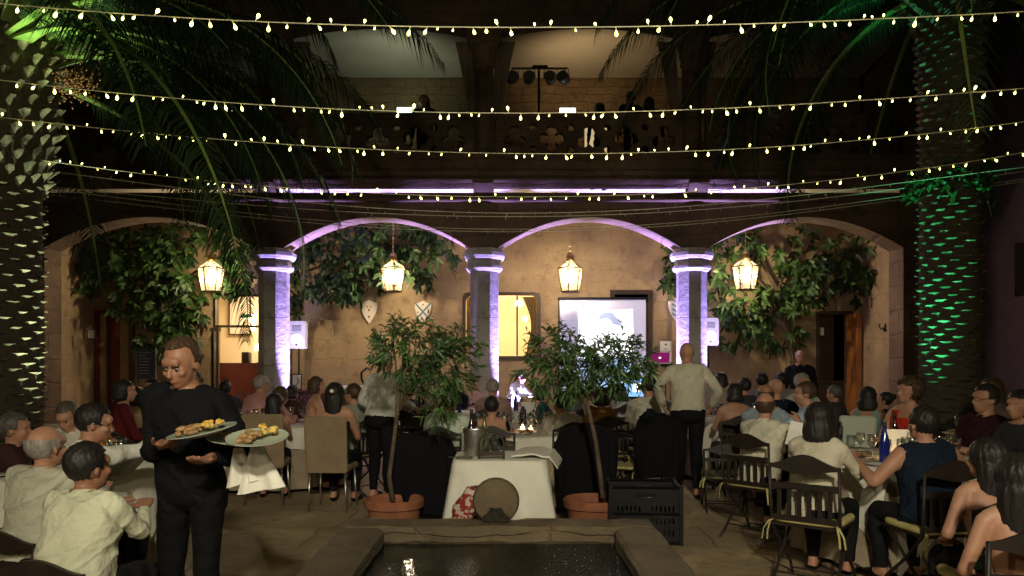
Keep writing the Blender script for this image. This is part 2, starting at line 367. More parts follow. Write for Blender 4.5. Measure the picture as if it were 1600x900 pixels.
OP_L = (-6.35, -5.05, 0, 2.96); OP_W = (-1.03, .59, 1.60, 2.98); OP_D = (2.08, 2.98, 0, 3.05); OP_R = (6.45, 7.2, 0, 2.6); OP_F = (-8.62, -8.05, 0, 2.5)
o = wall_holes(-8.85, 7.25, 0, 4.9, [OP_L, OP_W, OP_D, OP_R, OP_F], GY, .35, 'gallery_wall', M_wall)
tag(o, 'warm ochre plaster wall at the back of the arcade gallery', 'wall')
o = MB().box((-8.95, 14.95, 2.45), (.2, 2.75, 4.9)).build('gallery_side_wall', M_wall); tag(o, 'ochre end wall at the left end of the arcade gallery', 'wall')
o = MB().box((7.36, 14.95, 2.45), (.2, 2.75, 4.9)).build('gallery_side_wall', M_wall); tag(o, 'greyish end wall with iron hook right of the orange doorway', 'wall')
o = MB().box((-.8, 14.93, 4.80), (16.4, 2.72, .16)).build('gallery_ceiling', M_ceil); o['kind'] = 'structure'
o = MB().box((-.8, 16.42, 6.6), (16.4, .2, 3.3)).build('balcony_wall', masonry('rubble', (.24, .17, .10), (.13, .09, .055), (.07, .05, .03), .34, .17, .012, .09, .25)); tag(o, 'rough stone wall at the back of the upper balcony', 'wall')
for xx, lb in ((7.6, 'right'), (-9.1, 'left')):
    o = MB().box((xx, 15.0, 7.1), (.2, 2.9, 4.3)).build('balcony_side_wall', M_facade); tag(o, 'dark stone wall closing the %s end of the upper balcony' % lb, 'wall')
mb = MB(); rings = []
for i in range(13):
    t = i / 12; y = 13.56 + 2.75 * t; rings.append([(x, y, 7.56 + .10 * math.sin(PI * t)) for x in (-9, 7.4)])
mb.loft(rings, cap=False, close=False); mb.build('balcony_ceiling', M_ceil)['kind'] = 'structure'
# courtyard wing walls, front (behind camera) wall
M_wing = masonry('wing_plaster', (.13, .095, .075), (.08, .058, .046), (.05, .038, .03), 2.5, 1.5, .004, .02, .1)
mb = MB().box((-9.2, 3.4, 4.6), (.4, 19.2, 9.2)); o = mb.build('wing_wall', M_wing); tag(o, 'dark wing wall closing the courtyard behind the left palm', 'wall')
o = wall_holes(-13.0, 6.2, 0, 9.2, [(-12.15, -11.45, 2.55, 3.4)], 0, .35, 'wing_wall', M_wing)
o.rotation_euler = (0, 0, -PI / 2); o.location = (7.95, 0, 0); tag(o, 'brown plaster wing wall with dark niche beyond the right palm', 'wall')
MB().box((8.42, 11.8, 2.98), (.05, 1, 1.1)).build('niche_back', M_black, None); bpy.data.objects['niche_back'].parent = None  # black sheet puts the shade of the recess into its colour
tag(bpy.data.objects['niche_back'], 'black sheet standing in for shade at the back of the right wing niche', 'panel')
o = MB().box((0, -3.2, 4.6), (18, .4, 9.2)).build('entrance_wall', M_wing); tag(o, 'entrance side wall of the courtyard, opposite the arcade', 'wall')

# ------------------------------------------------------------------ basin (fountain)
bs = empty('fountain_basin', (-.1, 4.2, 0), label='low stone fountain basin with dark rippling water in the foreground', cat='fountain')
mb = MB()
xo0, xo1, yo0, yo1, w = -1.12, .95, 1.6, 5.3, .29; h = .45
mb.box(((xo0 + xo1) / 2, yo1 - w / 2, h - .06), (xo1 - xo0, w, .12), bev=.025)
mb.box((xo0 + w / 2, (yo0 + yo1 - w) / 2 - .002, h - .06), (w, yo1 - yo0 - w - .01, .12), bev=.025)
mb.box((xo1 - w / 2, (yo0 + yo1 - w) / 2 - .002, h - .06), (w, yo1 - yo0 - w - .01, .12), bev=.025)
rim = part(mb, 'rim', M_basin, bs); bmr = bmesh.new(); bmr.from_mesh(rim.data)
for _ in range(3): bmesh.ops.subdivide_edges(bmr, edges=[e for e in bmr.edges if e.calc_length() > .07], cuts=2, use_grid_fill=True)
from mathutils import noise as _nz
for v_ in bmr.verts: v_.co += Vector(_nz.noise_vector(v_.co * 5)) * .012 + Vector(_nz.noise_vector(v_.co * 21)) * .006
bmr.to_mesh(rim.data); bmr.free()
mb = MB()
mb.box(((xo0 + xo1) / 2, yo1 - w / 2 - .0, .163), (xo1 - xo0 - .08, w - .07, .325)); mb.box((xo0 + w / 2, (yo0 + yo1 - w) / 2, .163), (w - .07, yo1 - yo0 - w, .325)); mb.box((xo1 - w / 2, (yo0 + yo1 - w) / 2, .163), (w - .07, yo1 - yo0 - w, .325))
part(mb, 'basin_wall', M_basin, bs)
mw = bpy.data.materials.new('dark_water'); mw.use_nodes = True; nt = mw.node_tree; b = nt.nodes['Principled BSDF']
b.inputs['Base Color'].default_value = (.006, .009, .007, 1); b.inputs['Roughness'].default_value = .06; b.inputs['Specular IOR Level'].default_value = .8
tc = nt.nodes.new('ShaderNodeTexCoord'); n1 = nt.nodes.new('ShaderNodeTexNoise'); n1.inputs['Scale'].default_value = 42; n1.inputs['Detail'].default_value = 3
nt.links.new(tc.outputs['Object'], n1.inputs[0]); bp = nt.nodes.new('ShaderNodeBump'); bp.inputs['Distance'].default_value = .12
sx = nt.nodes.new('ShaderNodeSeparateXYZ'); nt.links.new(tc.outputs['Object'], sx.inputs[0])
mr = nt.nodes.new('ShaderNodeMapRange'); mr.inputs[1].default_value = -.15; mr.inputs[2].default_value = .25; mr.inputs[3].default_value = .06; mr.inputs[4].default_value = 1
nt.links.new(sx.outputs[0], mr.inputs[0]); nt.links.new(mr.outputs[0], bp.inputs['Strength']); nt.links.new(n1.outputs[0], bp.inputs['Height']); nt.links.new(bp.outputs[0], b.inputs['Normal'])
wv = MB().add([(xo0 + w - .05, yo0, .335), (xo1 - w + .05, yo0, .335), (xo1 - w + .05, yo1 - w + .05, .335), (xo0 + w - .05, yo1 - w + .05, .335)], [(0, 1, 2, 3)]).build('water', mw); wv['kind'] = 'structure'
c = at(775, 777, 5.17); sp = empty('fountain_spout', (c.x, 5.17, .45), label='round weathered stone spout disc standing on the basin rim', cat='fountain spout')
mb = MB(); rings = []
for r, y in ((.02, -.035), (.10, -.04), (.145, -.03), (.158, 0), (.145, .03), (.10, .04), (.02, .035)):
    rings.append([(r * math.cos(2 * PI * j / 40), y, .143 + r * math.sin(2 * PI * j / 40)) for j in range(40)])
mb.loft(rings); mb.build('disc', M_basin, sp, smooth=SM)
mb = MB(); pts = []
for j in range(13):
    a = PI * j / 12; pts.append((.085 * math.cos(a) * (1 + .08 * math.sin(5 * a)), -.046, .01 + .095 * math.sin(a) + .01 * math.sin(7 * a)))
mb.prism(pts, (0, .012, 0)); mb.build('spout_mouth', mat('spout_hole_shade', (.018, .017, .012), .9, col2=(.04, .035, .02), scale=30, bump=.01), sp)  # dark arch stands for the shade inside the spout hole

# ------------------------------------------------------------------ openings: doors, windows
M_room = mat('room_wall', (.62, .52, .36), .9)
def room(x0, x1, y0, y1, z0, z1, name, label):
    mb = MB().add([(x0, y0, z0), (x1, y0, z0), (x1, y1, z0), (x0, y1, z0), (x0, y0, z1), (x1, y0, z1), (x1, y1, z1), (x0, y1, z1)],
                  [(0, 1, 2, 3), (4, 5, 6, 7), (0, 3, 7, 4), (1, 2, 6, 5), (3, 2, 6, 7)])
    o = mb.build(name, M_room); tag(o, label, 'room'); return o
room(-7.6, -4.4, 16.66, 19.4, -.02, 3.6, 'lit_room', 'cream interior room seen through the open glazed door at left')
room(-2.2, 2.0, 16.66, 19.2, -.02, 3.7, 'lit_room', 'bright cream interior room seen through the large arched-corner window')
def frame_rect(mb, x0, x1, z0, z1, y, w, d):
    mb.box((x0 + w / 2, y, (z0 + z1) / 2), (w, d, z1 - z0)); mb.box((x1 - w / 2, y, (z0 + z1) / 2), (w, d, z1 - z0))
    mb.box(((x0 + x1) / 2, y, z1 - w / 2), (x1 - x0 - 2 * w, d, w)); mb.box(((x0 + x1) / 2, y, z0 + w / 2), (x1 - x0 - 2 * w, d, w))
dl = empty('glazed_door', (-5.7, GY, 0), label='open glazed wooden door with transom into the bright room at left', cat='door')
mb = MB(); frame_rect(mb, OP_L[0], OP_L[1], 0, OP_L[3], 16.36, .05, .1); mb.box((-5.7, 16.36, 2.28), (1.2, .09, .05)); part(mb, 'door_frame', M_dark, dl)
lf = MB(); 
for s in (0, .46): lf.box((-6.30 + s * .4, 16.2 - s * .5, 1.14), (.05, .06, 2.2))
lf.box((-6.21, 16.08, 2.2), (.22, .06, .08)); lf.box((-6.21, 16.08, .2), (.22, .06, .35)); part(lf, 'door_leaf', M_dark, dl)
part(MB().box((-6.21, 16.08, 1.3), (.2, .01, 1.8)), 'pane', M_glass, dl)
# things in the left room
o = MB().box((-6.35, 17.7, .75), (1.3, .45, 1.5)).build('reception_desk', M_red); tag(o, 'low wooden desk inside the bright room', 'desk')
o = MB().box((-6.10, 17.65, 1.625), (.17, .2, .25), bev=.01).build('wooden_box', M_dark); tag(o, 'dark wooden box standing on the desk in the bright room', 'box')
t = empty('wall_picture', (-6.86, 19.36, 2.75), label='large framed white picture on the far wall of the bright room', cat='picture')
mb = MB(); frame_rect(mb, -.28, .28, -.55, .55, 0, .03, .03); mb.build('frame', M_dark, t); MB().box((0, .005, 0), (.5, .01, 1.04)).build('canvas', mat('pic', (.7, .62, .5), .8), t)
t = empty('table_lamp', (-5.82, 17.75, 1.5), label='glowing table lamp with curved arm on the desk in the bright room', cat='lamp')
MB().lathe([(.08, 0), (.08, .02), (.015, .03), (.015, .3)], n=12).build('base', M_gold, t); MB().lathe([(.14, .28), (.09, .45)], n=16).build('lamp_shade', mat('shade', (1, .85, .6), .8, emit=7, ecol=(1, .78, .45)), t)
t = empty('wall_lamp', (-6.5, 19.25, 2.5), label='glowing wall sconce on the far wall of the bright room', cat='lamp')
MB().lathe([(.05, -.2), (.12, .2)], n=16).build('lamp_shade', mat('shade2', (1, .85, .6), .8, emit=9, ecol=(1, .72, .35)), t)
t = empty('exit_sign', at(385, 494, 16.62), label='small green exit sign above the glazed door transom', cat='sign')
MB().box((0, 0, 0), (.20, .02, .075), bev=.004).build('sign_panel', mat('exitgreen', (.02, .22, .06), .5, emit=.25, ecol=(.03, .4, .1)), t)
def text(body, size, m, parent, loc, rot=(PI / 2, 0, 0), ext=.001, align='CENTER'):
    cu = bpy.data.curves.new('lettering', 'FONT'); cu.body = body; cu.size = size; cu.align_x = align; cu.align_y = 'CENTER'; cu.extrude = ext; cu.space_line = 1.0
    cu.materials.append(m); tmp = bpy.data.objects.new('tmp', cu); COL.objects.link(tmp); dg = bpy.context.evaluated_depsgraph_get(); me = bpy.data.meshes.new_from_object(tmp.evaluated_get(dg)); bpy.data.objects.remove(tmp); o = bpy.data.objects.new('lettering', me); COL.objects.link(o); o.parent = parent; o.location = loc; o.rotation_euler = rot; return o
text('SALIDA', .05, M_white, t, (0, -.012, 0))
# big window
wd = empty('arched_window', (-.22, GY, 2.3), label='large bright window with rounded top corners and one mullion behind the middle column', cat='window')
def rrect(x0, x1, z0, z1, r, top=True):
    pts = [(x0, z0), (x1, z0)]
    for cx, cz, a0 in ((x1 - r, z1 - r, 0), (x0 + r, z1 - r, PI / 2)):
        for i in range(7): a = a0 + PI / 2 * i / 6; pts.append((cx + r * math.cos(a), cz + r * math.sin(a)))
    return pts
curve_panel('window_frame', rrect(-1.05, .61, 1.58, 3.0, .15), [rrect(-.98, .54, 1.65, 2.93, .12)[::-1]], GY + .02, .12, M_dark, wd)
part(MB().box((X(808, GY), GY + .02, 2.29), (.035, .06, 1.27)), 'mullion', M_dark, wd)
part(MB().box((-.22, GY + .05, 2.29), (1.5, .006, 1.26)), 'pane', M_glass, wd)
M_drape = mat('cream_drape', (.72, .6, .38), .85, col2=(.55, .42, .25), scale=8, stretch=(4, 4, .3))
for s, lb in ((-1, 'left'), (1, 'right')):
    b = MB(); rings = []
    for i in range(16):
        t_ = i / 15; z = 2.95 - 1.35 * t_; w0 = .34 * (1 - .7 * math.sin(PI * min(1, t_ * 1.2)) ** 1.0 * .6) - .12 * t_
        xe = -.22 + s * .78
        rings.append([(xe - s * w0 * j / 20, 16.8 + .03 * math.sin(j * 1.5), z) for j in range(21)])
    b.loft(rings, cap=False, close=False); o = b.build('window_drape', M_drape, smooth=3); tag(o, 'cream drape gathered at the %s side of the big window' % lb, 'curtain', 'cream window drapes')
# door behind screen
t = empty('wooden_door', (2.53, GY, 0), label='tall dark wooden door half hidden behind the projection screen', cat='door')
mb = MB(); frame_rect(mb, OP_D[0], OP_D[1], 0, OP_D[3], GY + .04, .09, .14); part(mb, 'door_frame', M_dark, t)
mb = MB().box((2.53, GY + .12, 1.4), (.72, .05, 2.75)); 
for k in range(3): mb.box((2.53, GY + .09, .6 + k * .85), (.5, .02, .6), bev=.008)
part(mb, 'door_leaf', M_dark, t); part(MB().box((2.35, GY + .085, 2.86), (.3, .02, .08)), 'transom_light', mat('transom', (.8, .65, .4), .5, emit=.6), t)
# right doorway
t = empty('wooden_door', (6.85, GY, 0), label='dark doorway with an orange wooden jamb at the right end', cat='door')
mb = MB(); frame_rect(mb, OP_R[0], OP_R[1], 0, OP_R[3], GY + .0, .07, .12); part(mb, 'door_frame', M_dark, t)
part(MB().box((6.7, GY + .25, 1.3), (.45, .05, 2.5)), 'door_leaf', M_dark, t)
part(MB().box((7.17, 16.1, 1.3), (.10, .5, 2.45)), 'door_jamb', mat('orange_wood', (.42, .17, .035), .5, col2=(.3, .11, .03), scale=4, stretch=(1, 1, .2)), t)
# far left door
t = empty('wooden_door', (-8.4, GY, 0), label='dark red wooden door at the left end of the gallery', cat='door')
mb = MB(); frame_rect(mb, -8.82, -8.02, 0, 2.62, GY - .03, .08, .1); part(mb, 'door_frame', M_red, t)
part(MB().box((-8.5, GY + .1, 1.25), (.3, .05, 2.5)), 'door_leaf', M_red, t); part(MB().box((-8.2, GY + .1, 1.25), (.3, .06, 2.5)), 'door_side_panel', M_wall, t)
o = MB().box((-7.92, 16.0, 1.55), (.09, .09, 3.1)).build('timber_post', M_dark); tag(o, 'dark timber post right of the red door', 'post')
def framed(px, py, d, w, h, label, name='framed_notice', side=None, rz=0):
    c = at(px, py, d); t = empty(name, c, rz=rz, label=label, cat='notice')
    mb = MB(); frame_rect(mb, -w / 2, w / 2, -h / 2, h / 2, -.012, .018, .024); mb.build('frame', M_dark, t)
    MB().box((0, -.006, 0), (w - .03, .008, h - .03)).build('sheet', M_white, t)
    mb = MB()
    for k in range(5): mb.box((0, -.011, h * (.28 - k * .13)), (w * (.5 if k % 2 else .6), .002, h * .03))
    mb.build('print', mat('ink', (.08, .07, .07), .8), t)
framed(1282, 518, 16.28, .17, .2, 'small framed notice left of the orange doorway'); 
c = at(143, 522, 15.9); framed(143, 522, 15.4, .17, .2, 'small framed notice on the left end wall'); 
bpy.data.objects[-1] if False else None
# wall hook and ring
t = MB(); c = Vector((7.24, 14.9, Z(512, 14.9)))
t.tube([c, c + Vector((-.08, 0, -.03)), c + Vector((-.12, 0, .03)), c + Vector((-.10, 0, .08))], .012, 6); t.tube([c + Vector((0, 0, -.08)), c + Vector((0, 0, .08))], .02, 6)
t.tube([c + Vector((-.02, -.08, .02)), c + Vector((-.03, 0, -.06)), c + Vector((-.02, .08, .02))], .01, 6)
tag(t.build('wall_hook', M_iron), 'small black iron hook on the greyish end wall', 'hook')
for k, (py) in enumerate((583, 605)):
    c = at(88, py, 14.35); t = MB().tube([c + Vector((-.12, 0, 0)), c + Vector((-.12, -.12, 0)), c + Vector((.1, -.12, 0)), c + Vector((.1, 0, 0))], .012, 6)
    tag(t.build('wall_bracket', M_iron), ('upper' if k == 0 else 'lower') + ' iron bracket on the left end wall beside the palm', 'bracket', 'iron wall brackets')
# low panel right
c = at(1292, 600, 15.6); t = MB(); t.box((c.x, 15.6, .55), (.7, .06, 1.1)); t.box((c.x, 15.6, 1.12), (.75, .1, .04)); tag(t.build('low_screen', M_dark), 'low dark wooden screen beside the right doorway', 'screen panel')
# shields
def shield_pts(w, h, notch=.08):
    pts = [(0, h * .5)]
    for i in range(1, 5): t = i / 4; pts.append((w / 2 * t, h * (.5 - notch * 1.6 * math.sin(PI / 2 * t))))
    for i in range(1, 9):
        t = i / 8; pts.append((w / 2 * (1 - t ** 2.2) if t < 1 else 0, h * (.5 - notch * 1.6) - h * (1 - notch * 1.6) * t * 1.0))
    return pts + [(-x, z) for x, z in pts[-2:0:-1]]
def shield(px, py, w, h, kind, label):
    t = empty('heraldic_shield', at(px, py, 16.27), label=label, cat='shield'); pts = shield_pts(w, h)
    MB().prism([(x, -.0, z) for x, z in pts], (0, -.03, 0)).build('board', mat('shield_white', (.62, .57, .5), .6), t)
    blue = mat('shield_blue', (.06, .16, .22), .6); red = mat('shield_mark', (.16, .07, .04), .7)
    if kind == 'saltire':
        mb = MB()
        for s in (-1, 1):
            mb.box((0, -.034, .01), (.035, .006, .49), M=Matrix.Rotation(s * R(42), 3, 'Y')) if s < 0 else mb.box((0, -.035, .01), (.035, .006, .49), M=Matrix.Rotation(s * R(42), 3, 'Y'))
        mb.build('saltire', blue, t)
        for x, z in ((0, .16), (0, -.15), (-.11, .0), (.11, 0)):
            b = MB(); b.prism([(x + p[0], -.031, z + p[1]) for p in ((-.022, .02), (0, .005), (.018, .024), (.014, 0), (.026, -.02), (.0, -.014), (-.02, -.026), (-.012, 0))], (0, -.004, 0)); b.build('charge', red, t)
    elif kind == 'charges':
        for x, z in ((-.035, .1), (.035, .1), (0, .03), (0, -.11)):
            b = MB(); b.prism([(x + .022 * math.cos(a), -.031, z + .03 * math.sin(a)) for a in [i * PI / 3 for i in range(6)]], (0, -.004, 0)); b.build('charge', mat('shield_gold', (.4, .25, .07), .6) if z > .05 else red, t)
    else:
        mb = MB()
        for k in range(4): mb.box((0, -.033, -.13 + k * .1), (w * .6, .005, .03), M=Matrix.Rotation(R(30), 3, 'Y'))
        mb.build('stripes', blue, t)
shield(661, 488, .35, .49, 'saltire', 'white heraldic shield crossed by a blue saltire'); shield(577, 487, .35, .50, 'charges', 'pale heraldic shield with small gold charges below the vine')
shield(1056, 484, .34, .48, 'stripes', 'blue-striped heraldic shield half hidden by the right column')

# ------------------------------------------------------------------ lanterns
def lantern():
    t = empty('hanging_lantern', (0, 0, 0))
    fr = MB(); n = 6; R0, R1 = .25, .175; z0, z1 = -.33, .12
    top = [(R0 * math.cos(2 * PI * j / n), R0 * math.sin(2 * PI * j / n), z1) for j in range(n)]; bot = [(R1 * math.cos(2 * PI * j / n), R1 * math.sin(2 * PI * j / n), z0) for j in range(n)]
    ap = [(.07 * math.cos(2 * PI * j / n), .07 * math.sin(2 * PI * j / n), .25) for j in range(n)]
    for j in range(n):
        k = (j + 1) % n; fr.tube([bot[j], top[j]], .011, 6); fr.tube([top[j], ap[j]], .009, 6); fr.tube([top[j], top[k]], .011, 6); fr.tube([bot[j], bot[k]], .014, 6)
    fr.lathe([(.175, z0 - .01), (.175, z0 + .01)], n=6)
    fr.build('frame', mat('dark_brass', (.10, .06, .025), .4, metal=.8), t)
    c = MB().lathe([(.07, .25), (.09, .28), (.06, .31), (.085, .36), (.05, .41), (.02, .43)], n=12); c.build('crown', M_gold, t, smooth=SM)
    ch = MB(); ch.tube([(0, 0, .42), (0, 0, 1.55)], .008, 5)
    for k in range(14): ch.ell((0, 0, .46 + k * .08), (.016, .016, .03), 6, 4)
    ch.build('chain', M_gold, t)
    b = MB()
    for j in range(3):
        a = j * 2.1; b.tube([(.06 * math.cos(a), .06 * math.sin(a), -.16), (.06 * math.cos(a), .06 * math.sin(a), -.0)], .016, 8); b.ell((.06 * math.cos(a), .06 * math.sin(a), .03), (.022, .022, .04), 8, 6)
    b.build('bulb', mat('lantern_bulb', (1, .9, .7), .5, emit=90, ecol=(1, .85, .6)), t, smooth=3)
    g = MB().loft([[(p[0] * .97, p[1] * .97, p[2]) for p in bot], [(p[0] * .97, p[1] * .97, p[2]) for p in top], [(p[0] * .97, p[1] * .97, p[2]) for p in ap]], cap=False)
    gm = bpy.data.materials.new('lantern_glass'); gm.use_nodes = True; nt = gm.node_tree; nt.nodes.clear()
    out = nt.nodes.new('ShaderNodeOutputMaterial'); mx = nt.nodes.new('ShaderNodeMixShader'); tr = nt.nodes.new('ShaderNodeBsdfTransparent'); tl = nt.nodes.new('ShaderNodeBsdfTranslucent'); tl.inputs[0].default_value = (1, .9, .7, 1)
    mx.inputs[0].default_value = .05; nt.links.new(tr.outputs[0], mx.inputs[1]); nt.links.new(tl.outputs[0], mx.inputs[2]); nt.links.new(mx.outputs[0], out.inputs[0])
    g.build('glass', gm, t); return t
ln0 = lantern()
for i, (px, py) in enumerate(LANT):
    o = ln0 if i == 0 else copy_tree(ln0); o.location = at(px, py - 4, LD); o.rotation_euler = (0, 0, .3 + i * .5)
    tag(o, 'glowing brass lantern hanging in the %s' % ('far left bay amid vine leaves', 'second bay from the left before the vine', 'third bay before bare ochre wall, long chain visible', 'far right bay amid green vine')[i], 'lantern', 'hexagonal brass lanterns')

# ------------------------------------------------------------------ foliage
def leaf(mb, p, d, up, L, Wd, fold=.25, droop=.3, mi=0, seg=3):
    d = Vector(d).normalized(); s = d.cross(Vector(up)); s = s.normalized() if s.length > 1e-4 else Vector((1, 0, 0)); n = s.cross(d)
    prof = [(0, .08), (.22, .7), (.5, 1), (.8, .8), (1, .08)] if seg == 3 else [(0, .1), (.45, 1), (1, .05)]
    vs = []
    for t, w in prof:
        c = Vector(p) + d * (L * t) - n * 0 - Vector((0, 0, 1)) * (droop * L * t * t)
        vs += [c - s * (Wd / 2 * w) + n * (fold * Wd * w * .5), c, c + s * (Wd / 2 * w) + n * (fold * Wd * w * .5)]
    fs = []
    for i in range(len(prof) - 1): a = i * 3; fs += [(a, a + 1, a + 4, a + 3), (a + 1, a + 2, a + 5, a + 4)]
    mb.add(vs, fs, mi)
def rv(rng): return Vector((rng.uniform(-1, 1), rng.uniform(-1, 1), rng.uniform(-1, 1)))
def rosettes(mb, blobs, dens, d0, d1, rng, L=.185, Wd=.072):
    """clusters of broad leaves through flattened volumes hanging in front of the rear wall"""
    for (px, py, rx, ry) in blobs:
        n = int(rx * ry / 125 * dens)
        for _ in range(n):
            a = rng.uniform(0, 2 * PI); q = math.sqrt(rng.random()) * (1 + .12 * math.sin(3 * a + px))
            d = rng.uniform(d0, d1); c = at(px + rx * q * math.cos(a), py + ry * q * math.sin(a), 15.9); c.y = d
            ax = (Vector((0, -1, -.15)) + rv(rng) * .95).normalized(); u = ax.orthogonal().normalized(); v = ax.cross(u); k = rng.randint(4, 6); r0 = rng.random() * 6
            for j in range(k):
                an = r0 + 2 * PI * j / k; dr = (u * math.cos(an) + v * math.sin(an)) + ax * rng.uniform(.1, .9) - Vector((0, 0, .35))
                l = L * rng.uniform(.7, 1.15); leaf(mb, c, dr, ax, l, Wd * rng.uniform(.8, 1.2), .22, rng.uniform(.1, .45))
def vine(label, blobs, stems, dens=2.6, seed=1, m=M_leaf, d0=15.35, d1=16.15):
    rng = random.Random(seed); t = empty('climbing_vine', (X(stems[0][0][0], 16.1), 16.1, 0), label=label, cat='vine', group='broad-leaved vines on the gallery wall')
    mb = MB(); rosettes(mb, blobs, dens, d0, d1, rng); part(mb, 'foliage', m, t, smooth=3)
    mb = MB()
    for st in stems:
        pts = [at(p[0], p[1], 16.1) + Vector((0, rng.uniform(-.15, .02), 0)) for p in st]; fine = []
        for a, b in zip(pts[:-1], pts[1:]):
            for i in range(4): fine.append(a.lerp(b, i / 4) + Vector((rng.uniform(-.03, .03), 0, rng.uniform(-.02, .02))))
        fine.append(pts[-1]); mb.tube(fine, [.05 * (1 - .7 * i / len(fine)) for i in range(len(fine))], 6)
    part(mb, 'stem', M_bark, t, smooth=3)
vine('dense broad-leaved vine filling the far left bay above the red door',
     [(140, 415, 62, 45), (230, 395, 60, 50), (300, 375, 70, 30), (225, 460, 35, 55), (262, 455, 45, 75), (290, 500, 38, 62), (372, 425, 45, 38), (400, 400, 35, 35), (215, 395, 75, 35), (265, 540, 40, 28)],
     [[(235, 640), (240, 560), (255, 480), (240, 400), (180, 380)], [(245, 520), (300, 430), (380, 400)], [(250, 450), (150, 400)]], seed=3)
vine('dark leafy vine hanging across the top of the second bay',
     [(480, 420, 40, 48), (540, 385, 62, 34), (560, 430, 48, 42), (625, 375, 62, 30), (675, 405, 38, 48), (590, 400, 48, 42), (520, 455, 40, 22), (640, 430, 22, 18), (462, 460, 16, 42), (555, 462, 22, 18)],
     [[(455, 640), (458, 520), (470, 430), (560, 390), (680, 380)]], seed=4, m=M_leafdark)
vine('vine edge beside the right arcade column in the third bay', [(1052, 415, 22, 42), (1040, 440, 12, 25)], [[(1070, 640), (1068, 520), (1062, 400)]], seed=5, dens=3.2)
vine('bright green vine wrapping the far right bay around its lantern',
     [(1140, 400, 42, 40), (1165, 470, 55, 50), (1205, 505, 55, 45), (1260, 400, 55, 42), (1300, 440, 60, 45), (1350, 415, 45, 50), (1235, 450, 35, 40), (1150, 525, 35, 25), (1175, 375, 18, 30), (1375, 460, 25, 25), (1118, 440, 18, 35)],
     [[(1240, 640), (1238, 540), (1215, 450), (1240, 400), (1330, 370)], [(1236, 500), (1170, 420), (1180, 360)], [(1222, 470), (1180, 380), (1175, 355)]], seed=6)

def small_leaves(mb, c, r, n, rng, L=.085, Wd=.023):
    for _ in range(n):
        q = rv(rng); 
        while q.length > 1: q = rv(rng)
        q = q.normalized() * (q.length ** .45); p = Vector(c) + Vector((q.x * r[0], q.y * r[1], q.z * r[2]))
        ax = (q + rv(rng) * .8 + Vector((0, 0, .1))).normalized(); u = ax.orthogonal().normalized(); v = ax.cross(u)
        # a twig with leaves along it
        tw = rng.uniform(.07, .15); 
        mb.tube([p, p + ax * tw], .0016, 3, 1, cap=False)
        for j in range(7):
            a = j * 2.4; t = .25 + .75 * j / 6; dr = (u * math.cos(a) + v * math.sin(a)) * .8 + ax * .7
            leaf(mb, p + ax * tw * t, dr, ax, L * rng.uniform(.7, 1.2), Wd * rng.uniform(.8, 1.2), .2, .35, seg=2)
def pot_tree(px, d, trunk, blobs, label, seed, n=1.0):
    rng = random.Random(seed); base = at(px, 800, d); t = empty('potted_tree', (base.x, d, 0), label=label, cat='potted tree', group='small trees in terracotta pots')
    p = empty('pot_tmp'); bpy.data.objects.remove(p)
    pot = MB().lathe([(.19, 0), (.235, .24), (.262, .25), (.268, .31), (.25, .325), (.235, .31), (.225, .25), (.215, .245)], n=32); pot.build('pot', M_terra, t, smooth=SM)
    MB().lathe([(.222, .24), (.10, .262), (.01, .265)], n=20, cap=False).build('soil', M_soil, t)
    pts = [at(a, b, d) - Vector((base.x, d, 0)) for a, b in trunk]; pts = [Vector((q.x, rng.uniform(-.01, .01), q.z)) for q in pts]
    tr = MB().tube(pts, [.024 - .010 * i / len(pts) for i in range(len(pts))], 8)
    tp = pts[-1]; fm = MB()
    for (bx, by, rx, ry, ry2) in blobs:
        c = at(bx, by, d) - Vector((base.x, d, 0)); c.y = ry2; s = d / F
        tr.tube([tp - Vector((0, 0, rng.uniform(0, .2))), tp.lerp(c, .5) + Vector((0, 0, .03)), c], [.011, .008, .004], 6)
        small_leaves(fm, c, (rx * s, rx * s * .8, ry * s), int(rx * ry / 14 * n), rng)
    tr.build('trunk', M_bark, t, smooth=3); fm.build('foliage', [M_olive, M_bark], t)
pot_tree(616, 6.8, [(614, 782), (608, 745), (614, 700), (620, 650), (622, 610)],
         [(640, 548, 56, 32, 0), (612, 535, 18, 16, .1), (700, 562, 38, 30, 0), (690, 592, 36, 20, .1), (712, 535, 24, 18, 0), (688, 632, 9, 22, -.25), (652, 608, 9, 16, 0), (640, 516, 28, 9, 0)],
         'potted tree left of the service table, hanging branches before standing man', 11, .85)
pot_tree(927, 6.8, [(942, 778), (938, 740), (931, 690), (922, 650), (914, 615)],
         [(870, 550, 36, 30, 0), (850, 580, 34, 22, .1), (905, 575, 40, 28, 0), (950, 560, 42, 30, -.1), (985, 565, 30, 24, 0), (935, 590, 44, 20, .1), (990, 590, 24, 16, 0), (880, 532, 18, 9, 0), (975, 540, 16, 12, 0), (880, 596, 34, 14, 0)],
         'potted tree right of the service table, crown in front of the screen', 12, .75)

